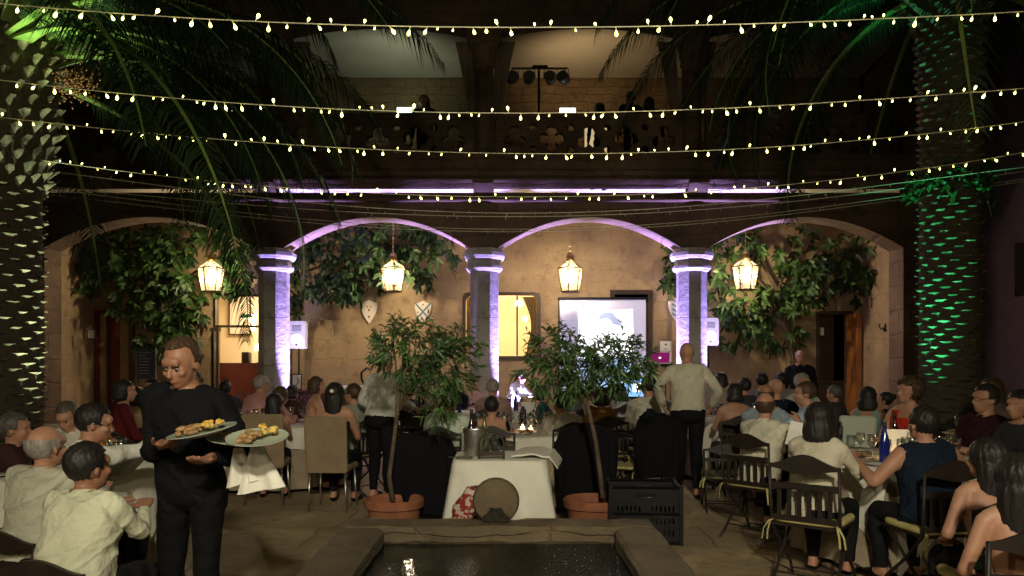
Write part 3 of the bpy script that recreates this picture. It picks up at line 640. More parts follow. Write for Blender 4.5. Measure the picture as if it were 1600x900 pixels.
# ------------------------------------------------------------------ palms
def palm(loc, prof, crown_z, nf, label, seed, L0, boots, ranges, extra=(), rcr=.3):
    rng = random.Random(seed); t = empty('palm_tree', loc, label=label, cat='palm tree', group='tall courtyard palms')
    MB().lathe(prof, n=28).build('trunk', M_trunk, t, smooth=3)
    def rad(z):
        for (r0, z0), (r1, z1) in zip(prof[:-1], prof[1:]):
            if z0 <= z <= z1: return r0 + (r1 - r0) * (z - z0) / max(1e-6, z1 - z0)
        return prof[-1][0]
    b = MB(); z = .1; i = 0
    while z < prof[-1][1] - .05:
        big = z > boots; a = i * 2.39996; r = rad(z); s = (.09 if big else .16); hh = (.07 if big else .022); out = (.08 if big else .045) * rng.uniform(.7, 1.3)
        c = Vector((math.cos(a) * r, math.sin(a) * r, z)); tn = Vector((-math.sin(a), math.cos(a), 0)); rd = Vector((math.cos(a), math.sin(a), 0)); s *= rng.uniform(.8, 1.2)
        j = rng.uniform(-.02, .02)
        p0 = c - tn * s * .6 - rd * .02 + Vector((0, 0, j)); p1 = c + tn * s * .6 - rd * .02 - Vector((0, 0, j)); p2 = c - Vector((0, 0, hh)) - rd * .01; q = c + rd * out + Vector((0, 0, hh * .5)); q1 = q - tn * s * .28; q2 = q + tn * s * .28; p3 = c + Vector((0, 0, hh * .5)) - rd * .02
        b.add([p0, p2, p1, q1, q2, p3], [(0, 1, 3), (1, 2, 4), (1, 4, 3), (0, 3, 5), (2, 5, 4), (3, 4, 5)])
        i += 1; z += (.0075 if big else .0075) * rng.uniform(.7, 1.3)
    b.build('leaf_bases', M_boot, t)
    def frond(az, el, L, droop, twist=0, wleaf=.5):
        mb = MB(); n = 26; p = Vector((math.cos(az) * rcr, math.sin(az) * rcr, crown_z + rng.uniform(-.25, .25))); pts = []; ds = []
        hz = Vector((math.cos(az), math.sin(az), 0)); sd = Vector((-math.sin(az), math.cos(az), 0))
        for k in range(n + 1):
            tt = k / n; e = el - droop * tt ** 1.25; d = hz * math.cos(e) + Vector((0, 0, math.sin(e))) + sd * (twist * tt); d.normalize(); pts.append(p.copy()); ds.append(d); p = p + d * (L / n)
        mb.tube(pts, [(.055 * (1 - tt) ** .8 + .06 * max(0, 1 - tt * 7) + .004, .022 * (1 - tt) + .003) for tt in [k / n for k in range(n + 1)]], 5, 1, up=sd)
        m2 = 100
        for k in range(m2):
            tt = .13 + .87 * k / m2; q = tt * n; i0 = min(int(q), n - 1); fr = q - i0; c = pts[i0].lerp(pts[i0 + 1], fr); d = ds[i0]
            w = wleaf * (math.sin(PI * min(1, (tt - .05) * 1.02)) ** .55) * rng.uniform(.8, 1.08)
            for s in (-1, 1):
                dr = (sd * s * 1.0 + d * .75 + Vector((0, 0, rng.uniform(-.35, .15)))).normalized(); nn = d.cross(sd) * .02
                e1 = c + dr * w * .5; e2 = c + dr * w + Vector((0, 0, -w * rng.uniform(.3, .75)))
                wd = d * .013
                mb.add([c - wd * .6, c + wd * .6, e1 + wd, e1 - wd, e2], [(0, 1, 2, 3), (3, 2, 4)])
        mb.build('frond', [M_palm, M_petiole], t)
    for k in range(nf):
        az = k * 2.39996 + rng.uniform(-.2, .2); lay = k / nf
        el = R(ranges[0]) + (R(ranges[1]) - R(ranges[0])) * lay + rng.uniform(-.1, .1)
        frond(az, el, L0 * rng.uniform(.85, 1.1), R(rng.uniform(85, 125)), rng.uniform(-.3, .3))
    for (az, el, L, dr, tw) in extra: frond(R(az), R(el), L, R(dr), tw)
    return t
M_boot.node_tree.nodes['Principled BSDF'].inputs['Specular IOR Level'].default_value = .1
pl = palm((-5.38, 8.0, 0), [(.47, 0), (.43, .6), (.42, 3.3), (.48, 3.55), (.56, 3.95), (.58, 4.6), (.5, 5.1), (.2, 5.3)], 4.85, 48,
     'tall palm at the left edge, trunk lit white from below', 21, 4.0, 3.35, (-5, 75),
     extra=[(-20, 35, 4.6, 95, .1), (5, 42, 4.8, 100, 0), (-30, 30, 3.6, 60, .1), (-35, 50, 3.8, 70, 0), (-28, 12, 3.2, 60, 0), (22, 20, 4.0, 95, 0), (-40, 10, 3.4, 95, .1), (-10, -2, 3.2, 80, .2), (10, 8, 3.4, 90, .1), (35, 0, 3.2, 80, 0), (-5, 55, 5.0, 105, .05)], rcr=.45)
MBf = MB(); rng = random.Random(5)
for _ in range(260):
    c = Vector((.72 + 1.02 - .72 + rng.gauss(0, .10), -.35 + rng.gauss(0, .08), 4.32 + rng.gauss(0, .09))); MBf.ell(c, (.012, .012, .014), 5, 3)
MBf.build('fruit_cluster', mat('orange_dates', (.10, .03, .008), .6), pl)['kind'] = 'stuff'
pr = palm((5.42, 9.5, 0), [(.40, 0), (.35, .5), (.335, 4.2), (.36, 5.6), (.45, 6.1), (.4, 6.5), (.15, 6.7)], 6.3, 44,
     'tall palm at right, trunk streaked with green light', 22, 4.3, 5.6, (-10, 75),
     extra=[(180, 30, 4.8, 100, .05), (200, 20, 4.6, 95, 0), (160, 25, 4.6, 100, 0), (215, 5, 4.0, 85, 0), (188, 0, 3.8, 80, .1), (240, 0, 3.8, 80, .1), (225, 22, 4.4, 100, -.1), (255, -5, 3.4, 75, .1), (190, 45, 5.0, 110, 0)])
iv = MB(); 
for _ in range(420):
    a = rng.uniform(0, 2 * PI); c = Vector((.42 * math.cos(a) * rng.uniform(.8, 1.2), .42 * math.sin(a) * rng.uniform(.8, 1.2), 3.72 + rng.gauss(0, .1))); leaf(iv, c, rv(rng), (0, 0, 1), .09, .07, .2, .3, seg=2)
iv.build('ivy', M_leaf, pr)

# ------------------------------------------------------------------ string lights
M_cable = mat('pale_cable', (.7, .66, .5), .6)
M_led = mat('warm_led', (1, .92, .6), .4, emit=11, ecol=(1, .90, .20))
M_cap = mat('clear_cap', (.6, .58, .45), .3, emit=.7, ecol=(.9, .85, .25))
M_off = mat('unlit_led', (.85, .82, .72), .2)
def bulb_mesh(lit, k=1.0):
    mb = MB().lathe([(.0025 * k, 0), (.003 * k, -.022 * k), (.005 * k, -.024 * k)], n=6, mi=0)
    if lit: mb.lathe([(.004 * k, -.026 * k), (.0085 * k, -.036 * k), (.0115 * k, -.048 * k), (.008 * k, -.058 * k), (.002 * k, -.062 * k)], n=7, mi=1)
    else: mb.lathe([(.003 * k, -.024 * k), (.0045 * k, -.04 * k), (.002 * k, -.052 * k)], n=6, mi=1)
    return mb.mesh('bulb', [M_cap if lit else M_cable, M_led if lit else M_off], 3)
BL, BU = bulb_mesh(True), bulb_mesh(False, .9)
def interp(pts, x):
    xs = [p[0] for p in pts]; ys = [p[1] for p in pts]
    # smooth (quadratic fit keeps the catenary look)
    return float(np.polyval(np.polyfit(xs, ys, 4 if len(xs) > 5 else 3), x))
def string(pts, d0, d1, space, lit, label, seed, x0=-140, x1=1740):
    rng = random.Random(seed); P_ = []
    for i in range(121):
        px = x0 + (x1 - x0) * i / 120; d = d0 + (d1 - d0) * i / 120; P_.append(at(px, interp(pts, min(max(px, -100), 1700)), d))
    root = P_[60]; t = empty('string_light', root, label=label, cat='string lights', group='fairy-light strings over the courtyard')
    mb = MB().tube([p - root for p in P_], .0035 if lit else .0042, 5); mb.build('cable', M_cable, t, smooth=3)
    seg = 0; acc = 0; nxt = rng.random() * space; k = 0
    for a, b in zip(P_[:-1], P_[1:]):
        L = (b - a).length
        while nxt < acc + L:
            p = a.lerp(b, (nxt - acc) / L); o = link('bulb', BL if lit else BU, t, p - root); up = rng.random() < .27
            o.rotation_euler = (rng.uniform(-.5, .5) + (PI if up else 0), rng.uniform(-.55, .55), rng.uniform(0, 6)); sc = rng.choice((.45, .55, .65, .8, .9)) ; o.scale = (sc, sc, sc)
            nxt += space * rng.uniform(.55, 1.45); k += 1
        acc += L
    return k
ks = []
ks.append(string([(0, 5), (100, 15), (400, 33), (800, 43), (1150, 38), (1400, 28), (1600, 18)], 4.5, 4.7, .108, True, 'topmost lit fairy-light string, nearest the camera', 1))
ks.append(string([(0, 125), (200, 147), (400, 163), (800, 177), (1100, 170), (1300, 160), (1600, 138)], 5.5, 5.7, .108, True, 'second lit fairy-light string from the top', 2))
ks.append(string([(0, 183), (200, 205), (400, 222), (800, 240), (1100, 235), (1300, 223), (1600, 190)], 6.5, 6.7, .112, True, 'third lit fairy-light string from the top', 3))
ks.append(string([(0, 240), (200, 270), (400, 288), (600, 302), (800, 309), (1000, 304), (1200, 290), (1400, 270), (1600, 238)], 8.0, 7.6, .127, True, 'lowest lit fairy-light string, crossing before the purple cornice', 4))
ks.append(string([(0, 258), (200, 285), (400, 307), (600, 325), (800, 333), (1100, 322), (1400, 285), (1600, 262)], 9.0, 9.0, .16, False, 'uppermost unlit fairy-light string below the lit ones', 5))
ks.append(string([(0, 285), (200, 304), (400, 320), (600, 334), (800, 338), (1100, 328), (1400, 295), (1600, 268)], 9.8, 9.6, .17, False, 'second unlit fairy-light string, close under the first', 6))
ks.append(string([(0, 288), (200, 310), (400, 335), (600, 352), (800, 357), (1100, 345), (1430, 303), (1600, 280)], 10.6, 10.0, .18, False, 'third unlit fairy-light string across the arch crowns', 7))
ks.append(string([(0, 296), (200, 318), (400, 341), (600, 356), (800, 361), (1100, 350), (1430, 307), (1600, 284)], 11.2, 10.4, .19, False, 'lowest unlit fairy-light string across the arch crowns', 8))
print('bulbs', ks)
exec_people = True

# ------------------------------------------------------------------ people
class Hum: pass
HAIRC = {'black': ((.012, .010, .010), (.02, .016, .014)), 'brown': ((.045, .024, .013), (.07, .04, .022)), 'grey': ((.20, .18, .16), (.34, .31, .28)), 'white': ((.5, .48, .44), (.62, .6, .56)), 'red': ((.10, .035, .015), (.16, .06, .03)), 'dgrey': ((.06, .05, .045), (.11, .10, .09)), 'blond': ((.25, .16, .07), (.35, .24, .11))}
def hairmat(k): return mat('hair_' + k, HAIRC[k][0], .5, col2=HAIRC[k][1], scale=40, stretch=(1, 1, .25), bump=.006, bscale=60, spec=.4)
def skinmat(k): return mat('skin_' + k, {'tan': (.46, .25, .16), 'pale': (.60, .37, .27), 'dark': (.34, .17, .10)}[k], .5, col2={'tan': (.40, .19, .12), 'pale': (.53, .29, .2), 'dark': (.28, .13, .08)}[k], scale=9, bump=.001, bscale=60)
def clothmat(col):
    n = 'fabric_%d_%d_%d' % tuple(int(c * 255) for c in col)
    return mat(n, col, .88, col2=tuple(c * .80 for c in col), scale=5, bump=.035, bscale=11, sheen=.0)
def ik(a, t, l1, l2, pole):
    a, t = Vector(a), Vector(t); d = t - a; L = min(d.length, (l1 + l2) * .995); d.normalize(); t = a + d * L
    x = (l1 * l1 - l2 * l2 + L * L) / (2 * L); h = math.sqrt(max(0, l1 * l1 - x * x)); p = Vector(pole); p = p - d * p.dot(d); p.normalize()
    return a + d * x + p * h, t
def limb(mb, a, b, r0, r1, mid=None, n=14, k=7):
    a, b = Vector(a), Vector(b); pts = []; rs = []
    pts.append(a - (b - a).normalized() * r0 * .6); rs.append(r0 * .55)
    for i in range(k + 1):
        t = i / k; r = r0 + (r1 - r0) * t
        if mid: r += mid * math.sin(PI * min(1, t * 1.35)) if t < .75 else 0
        pts.append(a.lerp(b, t)); rs.append(r)
    pts.append(b + (b - a).normalized() * r1 * .6); rs.append(r1 * .55)
    mb.tube(pts, rs, n)
def hand(mb, w, d, nrm, side, curl=.5, s=1.0, fat=1.0):
    """palm, four unequal bent fingers, thumb leaving the side of the palm"""
    d = Vector(d).normalized(); nrm = Vector(nrm); nrm = (nrm - d * nrm.dot(d)).normalized(); sd = d.cross(nrm) * side
    w = Vector(w)
    mb.tube([w - d * .02, w + d * .01, w + d * .045, w + d * .085 * s, w + d * .1 * s], [(.024, .02), (.028, .019), (.040, .017), (.042, .015), (.03, .010)], 12, up=sd)
    for i, (o, L) in enumerate(((.031, .070), (.010, .079), (-.011, .073), (-.031, .057))):
        p = w + d * .085 * s + sd * o; dd = d.copy(); pts = [w + d * .05 + sd * o * .8, p]; a = 0
        for q in (.42, .32, .26):
            a += curl * .75; dd = d * math.cos(a) + nrm * math.sin(a); p = p + dd * L * q * s; pts.append(p)
        mb.tube(pts, [.0095 * fat, .0098 * fat, .009 * fat, .0083 * fat, .0065 * fat], 8)
    p = w + d * .02 + sd * .026; dd = (d * .55 + sd * .75 + nrm * .35).normalized(); p1 = p + dd * .042; dd2 = (d * .85 + sd * .25 + nrm * (.3 + curl * .4)).normalized()
    mb.tube([w + d * .01 + sd * .01, p, p1, p1 + dd2 * .032, p1 + dd2 * .055], [.014 * fat, .014 * fat, .012 * fat, .011 * fat, .008 * fat], 8)
def wob(v, k=1.0, s=0):
    """cloth fold field"""
    x, y, z = v[:, 0], v[:, 1], v[:, 2]
    rd = lambda q: (1 - np.abs(np.sin(q))) ** 1.6
    a = rd(4.5 * x + 3.5 * z + 1.6 * np.sin(5 * y + 4 * z + s) + s) * .9 + rd(8 * z - 7 * x + 2 * np.sin(6 * x - 5 * y + s)) * .7 + rd(16 * y - 12 * z + 9 * x + 2 * np.sin(9 * z + s)) * .45 - .75
    return a * k
def body_to_mesh(mb, voxel, name):
    me = bpy.data.meshes.new('tmp'); me.from_pydata(mb.v, [], mb.f); o = bpy.data.objects.new('tmp', me); COL.objects.link(o)
    bm = bmesh.new(); bm.from_mesh(me); bmesh.ops.recalc_face_normals(bm, faces=bm.faces); bm.to_mesh(me); bm.free()
    md = o.modifiers.new('r', 'REMESH'); md.mode = 'VOXEL'; md.voxel_size = voxel; md.use_smooth_shade = True
    dg = bpy.context.evaluated_depsgraph_get(); dg.update(); out = bpy.data.meshes.new_from_object(o.evaluated_get(dg)); bpy.data.objects.remove(o); bpy.data.meshes.remove(me); out.name = name
    return out
def getco(me):
    a = np.empty(len(me.vertices) * 3, np.float32); me.vertices.foreach_get('co', a); return a.reshape(-1, 3).astype(np.float64)
def lap(v, e, w, it):
    for _ in range(it):
        acc = np.zeros_like(v); c = np.zeros(len(v)); np.add.at(acc, e[:, 0], v[e[:, 1]]); np.add.at(acc, e[:, 1], v[e[:, 0]]); np.add.at(c, e[:, 0], 1); np.add.at(c, e[:, 1], 1)
        v = v + (acc / np.maximum(c, 1)[:, None] - v) * w[:, None]
    return v
def segdist(v, a, b):
    a, b = np.array(a), np.array(b); ab = b - a; t = np.clip(((v - a) @ ab) / (ab @ ab), 0, 1); return np.linalg.norm(v - (a + t[:, None] * ab), axis=1), t
NP = 0
def human(x, d, rz, top, label, pose='sit', sex='m', ztop=1.27, lean=8, yaw=0, pitch=0, shirt=(.7, .7, .68), sleeve='long', nl=.47, hair='short', hc='brown', skin='tan',
          arms=None, legs=None, low=(.012, .012, .014), vox=None, eyes=False, fat=1.0, glasses=False, group=None, cat='person', side=0, shirtlow=-.14, back=None, specs=False, collar=True, roll=0):
    global NP; NP += 1
    rng = random.Random(NP * 17); near = d < 5.2
    vox = vox or (.0078 if near else (.0105 if d < 9 else .0135))
    if pose == 'sit': sc = (ztop - .43) / .875 ; hz = .515; 
    else: sc = ztop / 1.76; hz = .955 * sc
    sc = max(.8, min(1.12, sc)); fem = sex == 'f'
    H = Vector((0, 0, hz)); la = R(lean); sd_ = R(side)
    s = Vector((math.sin(sd_), math.sin(la), math.cos(la))).normalized(); fw = Vector((0, math.cos(la), -math.sin(la))); rt = Vector((1, 0, 0))
    rt = (rt - s * rt.dot(s)).normalized(); fw = s.cross(rt)
    TL = .52 * sc
    B = MB()
    if fem: prof = [(-.11, .10, .09), (-.06, .165, .125), (.02, .178, .13), (.11, .145, .108), (.19, .128, .098), (.28, .145, .108), (.36, .158, .112), (.43, .158, .098), (.475, .125, .078), (.51, .07, .06), (.55, .05, .05)]
    else: prof = [(-.11, .10, .09), (-.06, .16, .12), (.02, .168, .125), (.11, .158, .118), (.20, .158, .118), (.30, .174, .125), (.38, .188, .125), (.44, .182, .108), (.48, .140, .085), (.515, .075, .066), (.55, .058, .058)]
    ff = lambda t: 1 + (fat - 1) * max(0, min(1, 1.25 - t * 2.0))
    rings = []
    for t, rx, ry in prof:
        c = H + s * t * sc + fw * (.012 * math.sin(t * 6)); rx *= sc * ff(t) if fat > 1 else sc * fat; ry *= sc * ff(t) ** 1.5 if fat > 1 else sc * fat
        rings.append([c + rt * rx * math.copysign(abs(math.cos(q)) ** .85, math.cos(q)) + fw * ry * math.copysign(abs(math.sin(q)) ** .85, math.sin(q)) for q in [2 * PI * j / 28 for j in range(28)]])
    B.loft(rings)
    N = H + s * TL
    if fem:
        for q in (-1, 1): B.ell(H + s * .335 * sc + fw * .085 * sc + rt * .068 * q * sc, (.055 * sc, .05 * sc, .055 * sc), 14, 10)
    # head
    hy, hp = R(yaw), R(pitch)
    Mh = Matrix.Rotation(hy, 3, 'Z') @ Matrix.Rotation(-hp, 3, 'X') @ Matrix.Rotation(R(roll), 3, 'Y'); k = sc ** .35 * (.97 if fem else 1.02)
    nk = N + s * .045 * sc; Hc = nk + Vector((0, math.sin(la * .5 + hp * .4) * .05, .058)) * sc + Mh @ Vector((0, .012, .045)) * k
    B.tube([N - s * .05, N + s * .02, nk, Hc + Mh @ Vector((0, -.02, -.04)) * k], [.066 * sc, .056 * sc * (.88 if fem else 1), .053 * sc * (.86 if fem else 1), .055 * k], 16)
    def he(c, r, n=18, m=12, rot=None): 
        M = Mh @ rot if rot else Mh
        B.ell(Hc + Mh @ Vector(c) * k, tuple(q * k for q in r), n, m, M)
    he((0, -.016, .022), (.077, .096, .090), 24, 16); he((0, .028, -.045), (.061, .066, .072)); he((0, .062, -.094), (.026, .026, .022)); he((0, .035, -.075), (.052, .05, .042))
    he((0, .070, .030), (.052, .028, .026)); 
    if d < 9.5:
        for q in (-1, 1):
            he((q * .041, .066, -.030), (.022, .022, .02)); he((q * .028, .083, .013), (.021, .010, .008), 10, 8)
            he((q * .078, -.008, -.018), (.009, .019, .030), 12, 8, Matrix.Rotation(q * .35, 3, 'Z'))
        nb = [Hc + Mh @ Vector(p) * k for p in ((0, .086, .008), (0, .098, -.012), (0, .111, -.034), (0, .100, -.043))]
        B.tube(nb, [.008 * k, .009 * k, .0125 * k, .010 * k], 8); he((0, .090, -.064), (.022, .009, .006), 10, 8); he((0, .088, -.073), (.019, .009, .006), 10, 8)
    else:
        for q in (-1, 1): he((q * .078, -.008, -.018), (.012, .019, .030), 10, 6)
        he((0, .092, -.03), (.014, .02, .02), 8, 6)
    segs = {}
    HTOP = Hc + Mh @ Vector((0, 0, .11)) * k
    # arms
    sw = (.158 if fem else .185) * sc; LA, LF = .285 * sc, .255 * sc
    arms = arms or {}
    hands = []
    for q, key in ((-1, 'l'), (1, 'r')):
        sh = N - s * .062 * sc + rt * q * sw
        default = (q * .09, .40, .80) if pose == 'sit' else (q * .26, .03, hz - .10)
        tg = arms.get(key, default)
        el, wr = ik(sh, tg, LA, LF, (q * .55, -.5, -.8))
        rr = (.85 if fem else 1) * (1 + (fat - 1) * .5) * sc
        limb(B, sh, el, .056 * rr, .041 * rr, n=14); limb(B, el, wr, .042 * rr, .026 * rr, .004, n=12)
        B.tube([N - s * .02 + rt * q * .03, N - s * .035 * sc + rt * q * sw * .6, sh], [.05 * sc, .055 * sc, .054 * rr], 12)
        hd = (wr - el).normalized(); up = Vector((0, 0, 1)) if hd.z > -.6 else Vector((-q, 0, 0))
        curl = arms.get('curl', .45); nrm = -up if abs(hd.z) < .6 else Vector((-q, .2, 0))
        if key + 'n' in arms: nrm = Vector(arms[key + 'n']); 
        if key + 'd' in arms: hd = Vector(arms[key + 'd'])
        hand(B, wr, hd, nrm, q * (1 if True else 1), curl, sc, 1.0 if near else 1.25)
        segs['ua' + key] = (sh, el); segs['fa' + key] = (el, wr); segs['ha' + key] = (wr + hd * .02, wr + hd * .17); hands.append((wr, hd))
    # legs
    for q, key in ((-1, 'l'), (1, 'r')):
        hj = H + Vector((q * .092 * sc, 0, -.02))
        if pose == 'sit':
            kn = Vector((q * .13, .44 * sc, .50)); an = Vector((q * .12, .40 * sc, .085))
        else:
            an = Vector((q * .10, 0, .085)); kn = Vector((q * .095, .03, hz * .53))
        if legs and key in legs: kn, an = Vector(legs[key][0]), Vector(legs[key][1])
        lr = (1 + (fat - 1) * .4) * sc
        limb(B, hj, kn, .088 * lr, .057 * lr, n=16); limb(B, kn, an, .056 * lr, .036 * lr, .008, n=14)
        fd = Vector((q * .12, 1, 0)).normalized(); B.tube([an - fd * .05 - Vector((0, 0, .035)), an + fd * .02 - Vector((0, 0, .03)), an + fd * .12 - Vector((0, 0, .048)), an + fd * .19 - Vector((0, 0, .06))], [(.033, .042), (.04, .05), (.045, .032), (.03, .016)], 12, up=(1, 0, 0))
        segs['th' + key] = (hj, kn); segs['sh' + key] = (kn, an); segs['ft' + key] = (an - Vector((0, 0, .05)), an + fd * .16 - Vector((0, 0, .06)))
    me = body_to_mesh(B, vox, 'person'); v = getco(me); e = np.empty(len(me.edges) * 2, np.int32); me.edges.foreach_get('vertices', e); e = e.reshape(-1, 2)
    hcv = np.array(Hc); dh = np.linalg.norm(v - hcv, axis=1); ishead = dh < .135 * k
    dhand = np.full(len(v), 9.)
    for (wr, hd) in hands: dhand = np.minimum(dhand, segdist(v, wr + hd * .02, wr + hd * .18)[0])
    wgt = np.where(ishead, .18, .5); wgt = np.where(dhand < .06, .12, wgt)
    v = lap(v, e, wgt, 6)
    # eye sockets
    if d < 9.5:
        for q in (-1, 1):
            ec = np.array(Hc + Mh @ Vector((q * .031, .089, -.006)) * k); de = np.linalg.norm(v - ec, axis=1); v = v - (np.exp(-(de / .014) ** 2) * .009)[:, None] * np.array(Mh @ Vector((0, 1, 0)))[None]
    me.vertices.foreach_set('co', v.astype(np.float32).ravel()); me.update()
    nr = np.empty(len(v) * 3, np.float32); me.vertex_normals.foreach_get('vector', nr); nr = nr.reshape(-1, 3).astype(np.float64)
    fl = [tuple(p.vertices) for p in me.polygons]
    # classify
    names = []; D = []; T = []
    rel = v - np.array(H); tz = rel @ np.array(s) / sc; rx_ = np.abs(rel @ np.array(rt)); ry_ = np.abs(rel @ np.array(fw))
    dt = np.sqrt((rx_ / (.165 * sc * fat)) ** 2 + (ry_ / (.125 * sc * fat)) ** 2) * .15 - .15; dt = np.where(tz > .56, 9, dt); dt = np.where(tz < -.13, 9, dt)
    names.append('torso'); D.append(dt); T.append(tz)
    rads = {'ua': .05, 'fa': .036, 'ha': .035, 'th': .075, 'sh': .048, 'ft': .045}
    for nme, (a, b) in segs.items():
        dd, t = segdist(v, a, b); D.append(dd - rads[nme[:2]] * sc); T.append(t); names.append(nme)
    D.append(np.where(tz > .50, dh - .11 * k, 9)); T.append(dh); names.append('head')
    D = np.array(D); T = np.array(T); lab = D.argmin(0); tt = T[lab, np.arange(len(v))]
    idx = {n: i for i, n in enumerate(names)}
    isin = lambda *ns: np.isin(lab, [idx[n] for n in ns])
    o = link('person', me, None); me.materials.clear(); me.materials.append(skinmat(skin)); me.polygons.foreach_set('use_smooth', [True] * len(me.polygons))
    def garment(name, mask, off, fold, m, seed=0, thin=False):
        keep = [f for f in fl if all(mask[i] for i in f)]
        if not keep: return None
        used = sorted(set(i for f in keep for i in f)); mp = {i: j for j, i in enumerate(used)}; cnt = {}
        for f in keep:
            for a, b in zip(f, f[1:] + f[:1]): key = (min(a, b), max(a, b)); cnt[key] = cnt.get(key, 0) + 1
        bd = set(i for kk, c in cnt.items() if c == 1 for i in kk)
        u = np.array(used); vv = v[u]; nn = nr[u]; amt = off + fold * wob(vv / sc, 1, seed); amt = np.maximum(amt, .004)
        amt = np.where(np.array([i in bd for i in used]), .004, amt); gv = vv + nn * amt[:, None]
        g = bpy.data.meshes.new(name); g.from_pydata([tuple(p) for p in gv], [], [tuple(mp[i] for i in f) for f in keep]); g.materials.append(m)
        g.polygons.foreach_set('use_smooth', [True] * len(g.polygons)); g.update(); return link(name, g, o)
    # top
    low_ok = tz > shirtlow
    hgt = np.where((rel @ np.array(fw)) < 0, (nl if back is None else back), nl)
    rad_ = np.sqrt(rx_ ** 2 + ry_ ** 2)
    mtop = (isin('torso') & low_ok & (tz < hgt)) if nl < .45 else (isin('torso') & low_ok & ~((tz > .53) & (rad_ < .075 * sc)) & ~((tz > .54))) & ((tz < hgt) | (back is None))
    tend = {'long': (2, .93), 'short': (.75, -1), 'none': (-1, -1), 'cap': (.35, -1), 'elbow': (2, .15)}[sleeve]
    for key in 'lr':
        mtop |= (lab == idx['ua' + key]) & (tt <= tend[0]) & ((tz < nl + .05) | (rx_ > .13 * sc)); mtop |= (lab == idx['fa' + key]) & (tt <= tend[1])
    if sleeve == 'none' and nl >= .40: mtop |= isin('torso') & low_ok & (tz < .50) & (rx_ < .14 * sc) & (rx_ > .05)
    gname = 'dress' if (fem and shirtlow < -.2) else ('shirt' if not (fem and sleeve in ('none', 'cap')) else 'top')
    garment(gname, mtop, (.012 if not fem else .008) * (1.1 if near else 1), (.022 if not fem and d < 7.5 else (.014 if not fem or (d < 6 and sleeve in ('elbow', 'long')) else .006)), clothmat(shirt), NP)
    # lower
    mlow = (isin('torso') & (tz < max(shirtlow, -.02) + .03)) | isin('thl', 'thr')
    for key in 'lr': mlow |= (lab == idx['sh' + key]) & (tt < .96)
    garment('trousers' if not fem else 'skirt', mlow, .010, .006, clothmat(low), NP + 3)
    garment('shoe', isin('ftl'), .006, 0, M_black); garment('shoe', isin('ftr'), .006, 0, M_black)
    # collar
    if collar and sleeve in ('long', 'short', 'elbow') and not fem and nl > .45:
        cb = MB(); ring = []
        for (off, zz, rr) in ((.0, -.045, 1.35), (0, -.02, 1.22), (.0, .018, 1.10), (0, .022, 1.05), (0, .012, 1.0)):
            ring.append([N + s * (zz + .006 * math.cos(a)) * sc + rt * (.060 * rr * sc * math.cos(a)) + fw * (.062 * rr * sc * math.sin(a) - .004) for a in [2 * PI * j / 28 for j in range(28)]])
        cb.loft(ring, cap=False); cb.build('collar', clothmat(shirt), o, smooth=3)
    # hair
    hm = hairmat(hc); hb = MB()
    def tohead(p): return Hc + Mh @ (Vector(p) * k)
    def cap(cx, r, keep, noise_=.004, n=52, m=34, fq=60):
        hv = []; ok = []
        for i in range(m + 1):
            a = -PI / 2 + PI * i / m
            for j in range(n):
                b_ = 2 * PI * j / n; dx, dy, dz = math.cos(a) * math.cos(b_), math.cos(a) * math.sin(b_), math.sin(a)
                q = 1 + noise_ / .09 * (math.sin(fq * .22 * b_ + 3 * math.sin(a * 5) + rng.random() * .8) * .6 + (rng.random() - .5) * .9)
                p = (cx[0] + r[0] * dx * q, cx[1] + r[1] * dy * q, cx[2] + r[2] * dz * q); hv.append(tohead(p)); ok.append(keep(*p))
        fs = []
        for i in range(m):
            for j in range(n):
                f = (i * n + j, i * n + (j + 1) % n, (i + 1) * n + (j + 1) % n, (i + 1) * n + j)
                if all(ok[w] for w in f): fs.append(f)
        us = sorted(set(w for f in fs for w in f)); mp = {w: q for q, w in enumerate(us)}; hb.add([hv[w] for w in us], [tuple(mp[w] for w in f) for f in fs])
    if hair == 'short': cap((0, -.018, .024), (.087, .104, .100), lambda x_, y_, z_: not (y_ > (.012 if pose == 'stand' and eyes else .038) and z_ < (.088 if eyes and pose == 'stand' else .064)) and z_ > -.075 + (0 if y_ < 0 else .06) and not (abs(x_) > .06 and z_ < -.012 and y_ > -.03))
    elif hair == 'crop': cap((0, -.018, .023), (.082, .100, .095), lambda x_, y_, z_: not (y_ > .03 and z_ < .07) and z_ > -.07 + (0 if y_ < 0 else .06) and not (abs(x_) > .06 and z_ < -.012 and y_ > -.03), .002)
    elif hair == 'receding': cap((0, -.02, .022), (.083, .100, .094), lambda x_, y_, z_: y_ < .04 and not (y_ > -.015 and abs(x_) < .052) and not (y_ > .01 and z_ < .02) and z_ > -.07 + (0 if y_ < -.02 else .06) and not (abs(x_) > .055 and z_ < -.012 and y_ > -.03), .003)
    elif hair == 'fringe': cap((0, -.018, .016), (.086, .105, .094), lambda x_, y_, z_: y_ < .02 and -.078 < z_ < .045 + (.0 if y_ < -.06 else .0) and not (abs(x_) > .06 and z_ < -.012 and y_ > -.03), .004)
    elif hair in ('bob', 'long', 'curly', 'bun', 'full'):
        r = {'bob': (.100, .115, .108), 'long': (.096, .112, .105), 'curly': (.112, .122, .118), 'bun': (.088, .106, .101), 'full': (.098, .113, .112)}[hair]
        zl = {'bob': -.10, 'long': -.09, 'curly': -.095, 'bun': -.07, 'full': -.085}[hair]
        cap((0, -.022, .018), r, lambda x_, y_, z_: not (y_ > .035 and z_ < .066 - abs(x_) * .3) and z_ > zl, .004 if hair != 'curly' else .013)
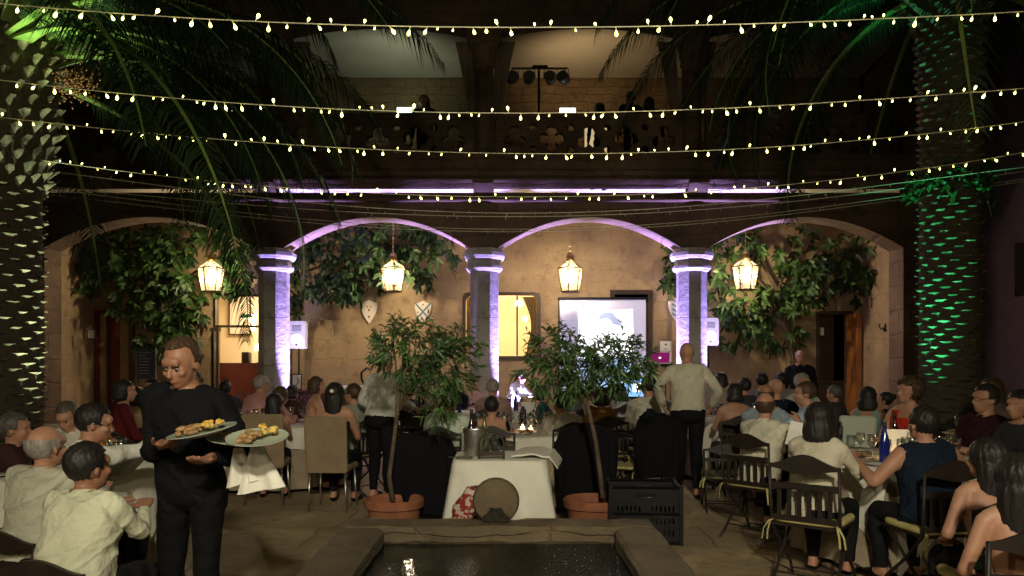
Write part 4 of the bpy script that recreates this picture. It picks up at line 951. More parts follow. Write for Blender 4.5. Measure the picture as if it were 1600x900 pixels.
        if hair in ('bob', 'long', 'full'):
            L = {'bob': .09, 'long': .34, 'full': .03}[hair]; rings = []
            for i in range(12):
                t = i / 11; zc = -.03 - t * (L + .05); w = (r[0] + .004) * (1 + .12 * math.sin(t * PI) - (.28 * t if hair == 'long' else .06 * t)); dpt = (.085 if hair != 'long' else .085 - .045 * t)
                yc = -.052 - (.02 * t if hair == 'long' else 0); rings.append([tohead((w * math.cos(a) * (1 + .03 * math.sin(a * 13 + t * 3)), yc + dpt * math.sin(a) * (1 + .04 * math.sin(a * 11)), zc)) for a in [2 * PI * j / 40 for j in range(40)]])
            hb.loft(rings)
        sol = MB(); sol.ell(tohead((0, -.022, .018)), tuple(q * k for q in r), 26, 18, Mh)
        if hair in ('bob', 'long', 'full'): sol.loft(rings)
        hme = body_to_mesh(sol, .009 if near else .013, 'hair'); hv = getco(hme); Mi = np.array(Mh.transposed()); loc = (hv - np.array(Hc)) @ Mi.T / k
        he_ = np.empty(len(hme.edges) * 2, np.int32); hme.edges.foreach_get('vertices', he_); hv = lap(hv, he_.reshape(-1, 2), np.full(len(hv), .6), 5)
        ang = np.arctan2(loc[:, 0], -(loc[:, 1] + .02)); amp = .012 if hair == 'curly' else .0022
        disp = amp * (np.sin(ang * 17 + 2.5 * np.sin(loc[:, 2] * (60 if hair == 'curly' else 14))) + .6 * np.sin(ang * 67 + 3 * np.sin(loc[:, 2] * (110 if hair == 'curly' else 22))))
        ctr = np.array(Hc); rdv = hv - ctr; rdv /= np.linalg.norm(rdv, axis=1)[:, None]; hv = hv + rdv * disp[:, None]
        kill = (loc[:, 1] > .036) & (loc[:, 2] < .066 - np.abs(loc[:, 0]) * .3); fs = [tuple(p.vertices) for p in hme.polygons]; fs = [f for f in fs if not any(kill[w] for w in f)]
        us = sorted(set(w for f in fs for w in f)); mp = {w: q for q, w in enumerate(us)}; hb = MB(); hb.add([tuple(hv[w]) for w in us], [tuple(mp[w] for w in f) for f in fs]); bpy.data.meshes.remove(hme)
        if hair == 'bun': hb.ell(tohead((0, -.115, .045)), (.042, .038, .04), 14, 10)
    if hb.v: hb.build('hair', hm, o, smooth=3)
    if eyes or eyes is None:
        for q in (-1, 1):
            eb = MB(); eb.ell(tohead((q * .031, .0775, -.007)), (.0115 * k, .0115 * k, .009 * k), 12, 8, Mh); eb.ell(tohead((q * .031, .0865, -.008)), (.0065 * k, .004 * k, .0065 * k), 8, 6, Mh, mi=1)
            eb.build('eye', [mat('eye_white', (.22, .19, .17), .4), M_black], o, smooth=3)
            bb = MB().tube([tohead((q * .014, .094, .011)), tohead((q * .030, .094, .017)), tohead((q * .047, .083, .012))], [.003, .0042, .0022], 6); bb.build('eyebrow', hm, o)
    if specs:
        gb = MB()
        for q in (-1, 1):
            c = [tohead((q * .032 + .021 * math.cos(a), .102, -.006 + .016 * math.sin(a))) for a in [2 * PI * j / 14 for j in range(15)]]; gb.tube(c, .0018, 5, cap=False)
            gb.tube([tohead((q * .053, .102, -.004)), tohead((q * .083, .02, .0)), tohead((q * .086, -.02, -.01))], .0018, 5)
        gb.tube([tohead((-.011, .103, -.003)), tohead((.011, .103, -.003))], .0018, 5); gb.build('glasses', M_black, o)
    o.location = (x, d, 0); o.rotation_euler = (0, 0, R(rz)); tag(o, label, cat, group)
    r = Hum(); r.o = o; r.top = o.matrix_basis @ HTOP if False else HTOP; r.hands = hands; r.Mh = Mh; r.Hc = Hc; r.H = H; r.sc = sc; return r

# ------------------------------------------------------------------ chairs
M_slat = mat('dark_slats', (.012, .008, .006), .45, col2=(.022, .014, .01), scale=8, stretch=(1, 1, .2))
M_cush = mat('yellow_cushion', (.52, .46, .20), .85, col2=(.44, .38, .16), scale=6, bump=.006, bscale=14)
M_beige = mat('beige_upholstery', (.27, .20, .125), .85, col2=(.22, .16, .10), scale=6, bump=.004, bscale=30)
def make_slat_chair():
    t = empty('slat_chair', (0, 0, 0)); b = MB(); n = 16; pts = []
    for i in range(n + 1):
        u = i / n * 2 - 1; pts.append((u * .23, .05 + .035 * math.cos(u * PI) + .0 * u))
    low = [(u * .23, -.02 - .018 * math.cos(u * PI * 1.0) - .01) for u in [1 - 2 * i / n for i in range(n + 1)]]
    b.prism([(x_, -.235, .83 + z_) for x_, z_ in pts + low], (0, .022, 0)); b.build('top_rail', M_slat, t)
    b = MB(); b.box((0, -.222, .70), (.44, .02, .045), bev=.004)
    for i in range(6): b.box((-.165 + i * .066, -.214, .59), (.030, .012, .20), bev=.003)
    b.box((0, -.21, .485), (.44, .018, .035)); b.build('back_slats', M_slat, t)
    for s in (-1, 1):
        b = MB().tube([(s * .225, -.226, .84), (s * .225, -.215, .6), (s * .22, -.19, .43), (s * .215, -.02, .26), (s * .215, .17, .10), (s * .215, .22, .0)], .011, 7); b.build('leg', M_iron, t, smooth=3)
        b = MB().tube([(s * .20, .22, .43), (s * .20, .10, .36), (s * .20, -.08, .20), (s * .20, -.22, .06), (s * .20, -.30, .0)], .011, 7); b.build('leg', M_iron, t, smooth=3)
    b = MB()
    for y in (-.18, .18): b.tube([(-.215, y * .9, .06 if y > 0 else .10), (.215, y * .9, .06 if y > 0 else .10)], .007, 6)
    b.build('stretcher', M_iron, t)
    b = MB()
    for i in range(7): b.box((0, -.18 + i * .065, .435), (.44, .05, .018), bev=.003)
    b.build('seat', M_slat, t)
    b = MB(); rings = []
    for z, k in ((.446, .96), (.452, 1), (.475, 1.02), (.485, .98), (.488, .8)):
        rings.append([(.225 * k * math.copysign(abs(math.cos(a)) ** .35, math.cos(a)), .01 + .215 * k * math.copysign(abs(math.sin(a)) ** .35, math.sin(a)), z) for a in [2 * PI * (j + .5) / 36 for j in range(36)]])
    b.loft(rings); cu = b.build('cushion', M_cush, t, smooth=3)
    for s in (-1, 1):
        b = MB()
        for q in (0, 1): b.tube([(s * .20, -.20, .465), (s * (.215 + .01 * q), -.24, .46), (s * (.23 + .03 * q), -.25, .40), (s * (.235 + .035 * q), -.25, .33)], (.007), 5, flat=.3)
        b.build('tie', M_cush, cu)
    return t
def make_beige_chair():
    t = empty('upholstered_chair', (0, 0, 0)); b = MB(); rings = []
    for z, y, w in ((.40, -.19, .205), (.45, -.20, .215), (.70, -.225, .22), (.93, -.255, .22), (.965, -.26, .215), (.975, -.26, .20)):
        rings.append([(w * math.copysign(abs(math.cos(a)) ** .25, math.cos(a)), y + .022 * math.copysign(abs(math.sin(a)) ** .6, math.sin(a)), z) for a in [2 * PI * (j + .5) / 32 for j in range(32)]])
    b.loft(rings); b.build('backrest', M_beige, t, smooth=SM)
    MB().box((0, .01, .435), (.43, .43, .07), bev=.02).build('seat', M_beige, t)
    for sx in (-1, 1):
        for sy in (-1, 1): MB().tube([(sx * .18, sy * .17, .41), (sx * .20, sy * .20, 0)], .011, 8).build('leg', M_chrome, t, smooth=3)
    return t
CH = {'slat': make_slat_chair(), 'beige': make_beige_chair()}; CU = {'slat': 0, 'beige': 0}
def chair(kind, x, y, rz, label, group):
    o = CH[kind] if CU[kind] == 0 else copy_tree(CH[kind]); CU[kind] += 1; o.location = (x, y, 0); o.rotation_euler = (0, 0, R(rz)); return tag(o, label, 'chair', group)
def jacket(x, y, rz, label, w=.25, z1=.93, z0=.32, col=(.006, .006, .008), off=-.245, sleeves=True, yd=.07):
    t = empty('suit_jacket', (x, y, 0), R(rz), label=label, cat='jacket', group='dark jackets hung over chair backs'); b = MB(); rings = []
    for i in range(18):
        q = i / 17; z = z1 - (z1 - z0) * q; ww = w * (.62 + .38 * min(1, q * 6) ** .5 + .03 * q); dd = yd * (.35 + .65 * min(1, q * 5) ** .5)
        rings.append([(ww * math.copysign(abs(math.cos(a)) ** .5, math.cos(a)) * (1 + .02 * math.sin(9 * a + q * 5)), off + (dd + .012 * math.sin(8 * a + 3 * q) * q) * math.copysign(abs(math.sin(a)) ** .5, math.sin(a)), z + .02 * math.sin(3 * a) * q) for a in [2 * PI * j / 48 for j in range(48)]])
    b.loft(rings); m = mat('jacket_%d' % int(col[2] * 999), col, .9, bump=.012, scale=3, bscale=7); b.build('jacket_body', m, t, smooth=SM)
    cb = MB().tube([(-.07, off - .03, z1 - .02), (-.05, off - .0, z1 + .015), (.05, off - .0, z1 + .015), (.07, off - .03, z1 - .02)], .018, 8); cb.build('collar', m, t, smooth=3)
    if sleeves:
        for s in (-1, 1):
            sb = MB().tube([(s * w * .88, off, z1 - .05), (s * (w + .02), off - .01, z1 - .2), (s * (w + .01), off - .015, z1 - .42), (s * (w - .01), off - .005, z0 - .03)], [(.05, .05), (.06, .05), (.055, .04), (.048, .03)], 12); sb.build('sleeve', m, t, smooth=3)
    return t

# ------------------------------------------------------------------ tables and tableware
def round_cloth(R0, a, z=.765, zmin=.0, n=160, fold=.018, square=False, rot=0, seed=0):
    mb = MB(); rings = []; rng = random.Random(seed); ph = rng.random() * 6
    for q in (.02, .4, .8, 1): rings.append([(R0 * q * math.cos(2 * PI * j / n), R0 * q * math.sin(2 * PI * j / n), z) for j in range(n)])
    for i in range(1, 15):
        t = i / 14; ring = []
        for j in range(n):
            th = 2 * PI * j / n; k = max(abs(math.cos(th - rot)), abs(math.sin(th - rot))); hem = (a / k - R0) if square else a
            hem = max(.06, hem); dz = hem * t; f = fold * min(1, dz / .25) * (math.sin(th * 17 + ph) + .5 * math.sin(th * 29 + 2 * ph)) + .05 * dz
            r = R0 + .012 * min(1, t * 4) + f; ring.append((r * math.cos(th), r * math.sin(th), z - dz - (.0 if t else 0)))
        rings.append(ring)
    return mb.loft(rings, cap=False)
TBL = {}
def dining_table(key, x, y, label, rot=.6, R0=.82, cloth=M_cloth, seed=0, a=1.05):
    t = empty('round_table', (x, y, 0), label='round table under the cloths: ' + label, cat='table', group='round dining tables')
    MB().lathe([(R0 - .01, .72), (R0 - .01, .745)], n=48).build('tabletop', M_dark, t)
    MB().lathe([(.26, .0), (.24, .03), (.05, .06), (.045, .7), (.2, .72)], n=20).build('pedestal', M_iron, t)
    o = round_cloth(R0, .70, .752, fold=.02, seed=seed).build('tablecloth', M_under, smooth=3, loc=(x, y, 0)); tag(o, 'long beige undercloth of the ' + label, 'tablecloth', 'beige undercloths')
    o = round_cloth(R0 + .012, a, .757, square=True, rot=rot, fold=.014, seed=seed + 1).build('tablecloth', cloth, smooth=3, loc=(x, y, 0)); tag(o, 'white top cloth with hanging corners on the ' + label, 'tablecloth', 'white top cloths')
    TBL[key] = (x, y, label, R0)
ZT = .760
def wg(mb):   # wine glass
    return mb.lathe([(.034, 0), (.034, .003), (.006, .008), (.004, .02), (.004, .085), (.012, .095), (.032, .12), (.038, .15), (.034, .195), (.0325, .195), (.0365, .15), (.030, .122), (.008, .1)], n=16, cap=True)
ME = {}
def proto(k, fn, m, sm=3): 
    if k not in ME: ME[k] = fn(MB()).mesh(k, m, sm)
    return ME[k]
gl = bpy.data.materials.new('thin_glass'); gl.use_nodes = True; nt = gl.node_tree; nt.nodes.clear()
_o = nt.nodes.new('ShaderNodeOutputMaterial'); _m = nt.nodes.new('ShaderNodeMixShader'); _t = nt.nodes.new('ShaderNodeBsdfTransparent'); _g = nt.nodes.new('ShaderNodeBsdfGlossy'); _f = nt.nodes.new('ShaderNodeLayerWeight'); _r = nt.nodes.new('ShaderNodeMapRange')
_t.inputs[0].default_value = (.93, .95, .94, 1); _g.inputs['Roughness'].default_value = .08; _f.inputs[0].default_value = .35; _r.inputs[3].default_value = .07; _r.inputs[4].default_value = .85
nt.links.new(_f.outputs['Facing'], _r.inputs[0]); nt.links.new(_r.outputs[0], _m.inputs[0]); nt.links.new(_t.outputs[0], _m.inputs[1]); nt.links.new(_g.outputs[0], _m.inputs[2]); nt.links.new(_m.outputs[0], _o.inputs[0])
def table_set(key, ng=9, nplates=5, nc=1, wine=2, seed=0, rmax=.62, food=True):
    x, y, lb, R0 = TBL[key]; rng = random.Random(seed + 40); used = []
    def spot(r0, r1, rad):
        for _ in range(60):
            a = rng.uniform(0, 2 * PI); r = rng.uniform(r0, r1); p = (r * math.cos(a), r * math.sin(a))
            if all(math.hypot(p[0] - u[0], p[1] - u[1]) > rad + u[2] for u in used): used.append((p[0], p[1], rad)); return Vector((x + p[0], y + p[1], ZT))
        return None
    for i in range(nplates):
        p = spot(R0 * .68, R0 * .80, .11)
        if p is None: continue
        o = link('plate', proto('plate', lambda b: b.lathe([(.06, 0), (.07, .004), (.125, .016), (.125, .019), (.07, .008), (.005, .007)], n=28), mat('china', (.75, .74, .7), .25)), None, p); tag(o, 'white dinner plate at the edge of the ' + lb, 'plate', 'plates on the ' + lb)
    for i in range(ng):
        p = spot(R0 * .2, R0 * .66, .035)
        if p is None: continue
        o = link('wine_glass', proto('wine_glass', wg, gl), None, p); sc = rng.uniform(.9, 1.08); o.scale = (sc, sc, sc); tag(o, 'empty stemmed wine glass on the ' + lb, 'wine glass', 'empty wine glasses on the ' + lb)
    for i in range(wine):
        p = spot(R0 * .3, R0 * .7, .035)
        if p is None: continue
        t = empty('wine_glass', p, label='stemmed glass with dark red wine on the ' + lb, cat='wine glass', group='filled wine glasses on the ' + lb)
        link('bowl', proto('bowl', wg, gl), t); link('wine', proto('wine', lambda b: b.lathe([(.004, .102), (.029, .124), (.035, .148), (.002, .149)], n=14), mat('red_wine', (.05, .004, .008), .1)), t)
    for i in range(nc):
        p = spot(0, R0 * .35, .04); 
        if p is None: continue
        t = empty('candle_holder', p, label='small glowing tealight in a glass cup on the ' + lb, cat='candle', group='tealights on the ' + lb)
        link('cup', proto('cup', lambda b: b.lathe([(.028, 0), (.033, .05), (.031, .05), (.026, .004), (.002, .004)], n=16), gl), t)
        link('flame', proto('flame', lambda b: b.lathe([(.022, .006), (.022, .026), (.006, .03), (.007, .04), (.001, .056)], n=12), mat('candle_glow', (1, .8, .5), .5, emit=34, ecol=(1, .6, .25))), t)
    if food:
        p = spot(R0 * .2, R0 * .5, .1)
        if p is not None:
            t = empty('food_platter', p, label='platter of assorted snacks on the ' + lb, cat='platter'); link('platter', proto('platter', lambda b: b.lathe([(.10, 0), (.13, .008), (.14, .014), (.13, .014), (.005, .01)], n=28), M_chrome), t)
            fb = MB(); r2 = random.Random(seed)
            for k in range(22): a = r2.uniform(0, 6.28); rr = r2.uniform(0, .10); fb.ell((rr * math.cos(a), rr * math.sin(a), .022 + r2.uniform(0, .012)), (r2.uniform(.014, .024), r2.uniform(.012, .02), .012), 8, 5)
            f = fb.build('snacks', mat('snack', (.5, .3, .12), .6, col2=(.2, .06, .03), scale=25, island=.5), t, smooth=3); f['kind'] = 'stuff'
        p = spot(R0 * .4, R0 * .7, .05)
        if p is not None:
            o = MB().ell((0, 0, .03), (.055, .04, .032), 12, 8).build('bread_roll', mat('bread', (.40, .20, .08), .8, col2=(.25, .11, .04), scale=12), smooth=3, loc=p); tag(o, 'brown bread roll on the ' + lb, 'bread roll')
def bottle(p, col, label, h=1.0, glassy=True):
    t = empty('bottle', p, label=label, cat='bottle')
    b = MB().lathe([(.036, 0), (.038, .01), (.038, .15), (.030, .19), (.016, .24), (.013, .29), (.013, .31)], n=20); o = b.build('glass_body', mat('bottle_%d' % int(col[2] * 1000), col, .08, spec=.8, coat=.5), t, smooth=SM); 
    MB().lathe([(.0145, .285), (.0145, .315)], n=14).build('cap', M_dark, t); o.scale = (1, 1, h); return t
exec_tables = True
dining_table('L', -3.42, 5.72, 'left front table beside the waiter', rot=.42, R0=.78, seed=1)
dining_table('R', 3.06, 6.12, 'right front table with the blue bottle', rot=.35, R0=.76, seed=2, a=1.08)
dining_table('C', .05, 8.6, 'middle table behind the service table', rot=.2, R0=.85, seed=3)
dining_table('FC', -.22, 12.15, 'far centre table under the arcade', rot=.3, R0=.72, seed=4)
dining_table('ML', -2.95, 9.6, 'centre-left table by the beige chairs', rot=.5, R0=.8, seed=5)
dining_table('FL', -5.1, 9.0, 'far left table behind the waiter', rot=.1, R0=.75, seed=6)
dining_table('MR', 3.1, 10.3, 'crowded right table beyond the bald man', rot=.1, R0=.85, seed=7)
dining_table('FR', 4.75, 7.7, 'far right table below the palm', rot=.4, R0=.75, seed=8)
table_set('L', 9, 4, 3, 2, 1); table_set('R', 14, 5, 4, 3, 2); table_set('C', 12, 5, 2, 2, 3); table_set('FC', 9, 4, 1, 0, 4, food=False); table_set('ML', 10, 4, 1, 0, 5)
table_set('MR', 8, 3, 1, 0, 7, food=False); table_set('FR', 9, 3, 2, 1, 8, food=False); table_set('FL', 5, 2, 1, 0, 6, food=False)
def tp(px, py_, z=ZT):   # point on a table plane seen at pixel
    d = (HC - z) / ((py_ - Y0) / F); return Vector(((px - 800) / F * d, d, z))
bottle(tp(1382, 724), (.008, .02, .16), 'tall blue glass water bottle on the right front table', 1.02)
bottle(tp(1398, 700), (.02, .012, .01), 'dark bottle behind the white card on the right front table', .95)
bottle(tp(718, 672), (.01, .03, .2), 'blue bottle at the left of the middle table', .95)
bottle((.0 + X(806, 11.8), 11.8, ZT), (.01, .015, .12), 'dark blue bottle on the far centre table', 1)
bottle(tp(1540, 690), (.02, .02, .018), 'dark bottle on the far right table', .9)
# white name card with dark lettering
p = tp(1408, 712); t = empty('menu_card', p, R(-8), label='white folded card with small lettering on the right front table', cat='card')
MB().prism([(0, 0, 0), (0, -.001, .215), (0, .06, 0)], (.235, 0, 0)).build('folded_card', M_white, t).location = (-.115, 0, 0); text('Ello', .055, mat('ink', (.08, .07, .07), .8), t, (.03, -.0035, .09))
p = tp(745, 650); t = empty('menu_card', (X(815, 11.6), 11.6, ZT), R(4), label='white card standing on the far centre table', cat='card'); MB().prism([(0, 0, 0), (0, 0, .16), (0, .05, 0)], (.2, 0, 0)).build('folded_card', M_white, t)
p = tp(746, 682); t = empty('menu_card', (p.x + .06, 8.1, ZT), R(4), label='white card standing on the middle table', cat='card'); MB().prism([(0, 0, 0), (0, 0, .16), (0, .05, 0)], (.22, 0, 0)).build('folded_card', M_white, t)
t = empty('flower_posy', (X(773, 12.4), 12.4, ZT), label='small posy of orange flowers on the far centre table', cat='flowers'); b = MB(); r2 = random.Random(4)
for k in range(26): b.ell((r2.gauss(0, .05), r2.gauss(0, .04), .12 + r2.gauss(0, .035)), (.022, .022, .018), 8, 5)
b.build('blooms', mat('orange_bloom', (.7, .25, .03), .6, island=.4, col2=(.6, .3, .06)), t, smooth=3)['kind'] = 'stuff'; MB().lathe([(.03, 0), (.045, .1)], n=14).build('vase', gl, t)
t = empty('flower_posy', tp(168, 718), label='orange flower posy on the left front table', cat='flowers'); b = MB()
for k in range(16): b.ell((r2.gauss(0, .03), r2.gauss(0, .03), .15 + r2.gauss(0, .02)), (.017, .017, .014), 8, 5)
b.build('blooms', mat('orange_bloom'), t, smooth=3)['kind'] = 'stuff'; MB().lathe([(.02, 0), (.03, .14)], n=14).build('vase', gl, t)
# service table
sx0, sx1, sy0, sy1 = -.47, .28, 5.98, 6.68
t = empty('service_table', ((sx0 + sx1) / 2, (sy0 + sy1) / 2, 0), label='small rectangular service table under white cloth behind the fountain', cat='table')
MB().box((0, 0, .735), (sx1 - sx0 - .09, sy1 - sy0 - .09, .03)).build('tabletop', M_dark, t)
for a in (-1, 1):
    for b_ in (-1, 1): MB().box((a * .31, b_ * .29, .36), (.04, .04, .72)).build('leg', M_dark, t)
mb = MB(); rings = []; n = 200
def sq(th, hx, hy, pw=8):
    c, s = math.cos(th), math.sin(th); r = (abs(c / hx) ** pw + abs(s / hy) ** pw) ** (-1 / pw); return r * c, r * s
for q, zz in ((.02, .757), (.5, .757), (.97, .757), (.995, .754)): rings.append([(*[w * q for w in sq(2 * PI * j / n, .375, .35)], zz) for j in range(n)])
for i in range(1, 22):
    q = i / 21; ring = []
    for j in range(n):
        th = 2 * PI * j / n; x_, y_ = sq(th, .378, .353); cn = min(1, (abs(math.sin(2 * th))) ** 3 * 1.0); fl_ = .012 * q + .15 * q * cn
        f = .012 * q * math.sin(th * 15 + 1) + .008 * q * math.sin(th * 31) ; r = math.hypot(x_, y_); ring.append((x_ * (1 + (fl_ + f) / r), y_ * (1 + (fl_ + f) / r), .757 - .66 * q + .03 * q * math.sin(th * 3 + .6)))
    rings.append(ring)
mb.loft(rings, cap=False); o = mb.build('tablecloth', M_cloth, smooth=.9, loc=((sx0 + sx1) / 2, (sy0 + sy1) / 2, 0)); tag(o, 'white cloth falling in flared folds over the service table', 'tablecloth')
# red patterned bundle hanging beside the spout
c = at(732, 800, 5.75); b = MB(); r2 = random.Random(9); rings = []
for i in range(9):
    q = i / 8; rings.append([(c.x + .05 * q - .02 + (.05 + .07 * math.sin(PI * q)) * math.cos(a) * (1 + .15 * math.sin(3 * a + i)), 5.78 + .05 * math.sin(a), .22 + .36 * q + .015 * math.sin(2 * a)) for a in [2 * PI * j / 18 for j in range(18)]])
b.loft(rings); tag(b.build('patterned_bag', mat('red_print', (.5, .42, .35), .8, col2=(.25, .02, .02), scale=26, contrast=(.48, .52)), smooth=3), 'red and white patterned cloth bag left of the spout disc', 'bag')
# ice bucket, wine bottle, rack, glass vessels, folded napkin
SZ = .762
t = empty('ice_bucket', (X(742, 6.32), 6.32, SZ), label='steel ice bucket holding a dark wine bottle on the service table', cat='ice bucket')
MB().lathe([(.075, 0), (.08, .01), (.098, .21), (.106, .215), (.104, .222), (.094, .215), (.072, .01)], n=32).build('bucket', M_chrome, t, smooth=SM)
for s in (-1, 1): MB().tube([(s * .1, 0, .185), (s * .125, -.01, .175), (s * .125, -.01, .15), (s * .098, 0, .145)], .006, 6).build('handle', M_chrome, t)
o = bottle((X(737, 6.32), 6.30, SZ + .06), (.02, .012, .012), 'dark wine bottle standing in the steel ice bucket', .95)
o = bottle((X(757, 6.45), 6.46, SZ), (.12, .14, .04), 'pale green bottle beside the ice bucket', 1.05)
t = empty('bottle_rack', (X(768, 6.06), 6.06, SZ), label='small dark wooden rack with arched handle on the service table', cat='rack')
b = MB()
for y_ in (-.012,):
    pts = [(-.098, y_, 0), (-.098, y_, .12)] + [(-.098 * math.cos(PI * k / 12), y_, .12 + .085 * math.sin(PI * k / 12)) for k in range(1, 12)] + [(.098, y_, .12), (.098, y_, 0)]
    b.tube(pts, .008, 6)
b.build('arch_handle', M_dark, t); MB().box((0, .03, .035), (.19, .11, .012)).build('shelf', M_dark, t); MB().box((0, -.03, .05), (.19, .01, .025)).build('front_bar', M_dark, t)
for i, (a, lb) in enumerate(((-.045, 'left'), (.03, 'right'))):
    o = MB().lathe([(.03, 0), (.032, .09), (.012, .12), (.012, .15), (.010, .15), (.028, .09), (.026, .004), (.002, .004)], n=18).build('cruet', gl, smooth=3, loc=(X(768, 6.06) + a, 6.095, SZ + .044)); tag(o, 'small clear glass cruet at the %s of the wooden rack' % lb, 'cruet')
b = MB(); rings = []
for q in range(7):
    y_ = 6.10 + .09 * q; rings.append([(X(800, y_) + .36 * k / 16 + .012 * q, y_ - .03 * k / 16, SZ + .006 + .02 * math.sin(k * .25) ** 2 + .004 * math.sin(q * 2 + k) - (.10 * ((k - 13) / 3) if k > 13 else 0)) for k in range(17)])
r1 = [[(p[0], p[1], p[2] + .014) for p in r] for r in rings]
for a, c_ in zip(rings, r1): a += c_[::-1]
b.loft(rings); tag(b.build('folded_linen', M_cloth, smooth=SM), 'folded white linen hanging over the right edge of the service table', 'napkin')
b = MB(); r2 = random.Random(3)
for k in range(40): b.tube([(X(725, 6.05) + r2.gauss(0, .035), 6.08 + r2.gauss(0, .02), SZ + .006), (X(725, 6.05) + r2.gauss(0, .035), 6.08 + r2.gauss(0, .02), SZ + .014)], .003, 4)
o = b.build('corkscrew_and_corks', M_chrome); tag(o, 'little heap of keys and corks beside the ice bucket', 'keys'); o['kind'] = 'stuff'
# black crate
t = empty('plastic_crate', (X(1007, 6.55), 6.6, 0), R(-4), label='large black slotted plastic crate standing right of the basin', cat='crate'); M_pl = mat('black_plastic', (.005, .005, .006), .35, spec=.5)
cw, cdp, chh = .56, .38, .50
def slotted(w_, h_, slots):
    return [(-w_ / 2, 0), (w_ / 2, 0), (w_ / 2, h_), (-w_ / 2, h_)], slots
def slots_for(w_):
    out = []
    for zc, hh in ((.10, .05), (.20, .05), (.30, .05)):
        for xc in [(-.5 + (i + .5) / 14) * w_ * .88 for i in range(14)]:
            if abs(xc) > .04: out.append([(xc - .008, zc - hh / 2), (xc + .008, zc - hh / 2), (xc + .008, zc + hh / 2), (xc - .008, zc + hh / 2)])
    out.append([(-.09, .40), (.09, .40), (.09, .435), (-.09, .435)]); return out
for (ox, oy, rot, w_) in ((0, -cdp / 2, 0, cw), (0, cdp / 2, 0, cw), (-cw / 2, 0, PI / 2, cdp), (cw / 2, 0, PI / 2, cdp)):
    o = curve_panel('side_wall', *slotted(w_, chh - .03, slots_for(w_)), 0, .012, M_pl); o.parent = t; o.location = (ox, oy, 0); o.rotation_euler = (0, 0, rot)
mb = MB(); frame = [(-cw / 2 - .012, -cdp / 2 - .012), (cw / 2 + .012, -cdp / 2 - .012), (cw / 2 + .012, cdp / 2 + .012), (-cw / 2 - .012, cdp / 2 + .012)]
for z in (chh - .02, .26, .02):
    for a, b_ in zip(frame, frame[1:] + frame[:1]): mb.tube([(a[0], a[1], z), (b_[0], b_[1], z)], .012 if z > .1 else .010, 4)
for a in frame: mb.box((a[0], a[1], chh / 2), (.03, .03, chh))
mb.build('rim', M_pl, t); MB().box((0, 0, .012), (cw, cdp, .012)).build('crate_floor', M_pl, t)
c2 = MB()
for k in range(5):
    for j in range(3): c2.lathe([(.035, 0), (.035, .16), (.033, .16)], (-.18 + .09 * k, -.09 + .09 * j, .2), 8)
# gallery furniture -------------------------------------------------------
t = empty('sideboard', (X(496, 14.3), 14.3, 0), label='dark red wooden sideboard under the left loudspeaker', cat='sideboard')
MB().box((0, 0, .98), (1.25, .5, .05), bev=.01).build('sideboard_top', M_red, t); MB().box((0, .02, .54), (1.1, .42, .82)).build('cabinet', M_red, t)
for k in range(3): MB().box((-.36 + k * .36, -.2, .6), (.3, .02, .55), bev=.006).build('door_panel', M_red, t)
c = at(465, 562, 14.25); t = empty('picture_frame', (c.x, 14.2, 1.005), label='small dark framed picture standing on the sideboard', cat='picture frame')
mb = MB(); frame_rect(mb, -.10, .10, 0, .30, 0, .02, .02); mb.build('frame', M_black, t); MB().box((0, .005, .15), (.16, .006, .26)).build('print', M_white, t); MB().tube([(-.02, .0, .08), (.03, .0, .16), (0, -.0, .22)], .008, 5).build('drawing', M_dark, t)
t = empty('buffet_table', (X(572, 13.9), 13.9, 0), label='white covered buffet table beyond the standing white-shirted man', cat='table')
MB().box((0, 0, .55), (1.3, .7, 1.08), bev=.03).build('table_cover', mat('lilac_linen', (.72, .70, .74), .8, bump=.01, scale=3), t)
b = MB().tube([(X(572, 13.9), 13.8, 1.09), (X(567, 13.9), 13.8, 1.2), (X(566, 13.9), 13.8, 1.33), (X(575, 13.9), 13.8, 1.42), (X(579, 13.9), 13.8, 1.38)], .02, 7); tag(b.build('table_tap', M_black, smooth=3), 'black curved drink tap on the buffet table', 'tap')
# lavender bush planter row
t = empty('flower_planter', (X(432, 12.9), 12.6, 0), label='low planter of dark lavender at the foot of the left column', cat='planter'); MB().box((0, 0, .25), (.95, .35, .5), bev=.02).build('planter_box', M_terra, t)
b = MB(); r2 = random.Random(8)
for k in range(1500):
    x_ = r2.gauss(0, .28); p0 = Vector((x_ * .8, r2.gauss(0, .09), .5)); p1 = Vector((x_ * 1.25 + r2.gauss(0, .06), r2.gauss(0, .15), .5 + abs(r2.gauss(.28, .16)))); leaf(b, p0.lerp(p1, r2.uniform(.3, 1)), (p1 - p0).normalized() + rv(r2) * .6, (0, 1, 0), .07, .022, .1, .1, seg=2)
b.build('foliage', mat('lavender', (.04, .05, .09), .5, col2=(.10, .10, .22), scale=14, island=.6), t)
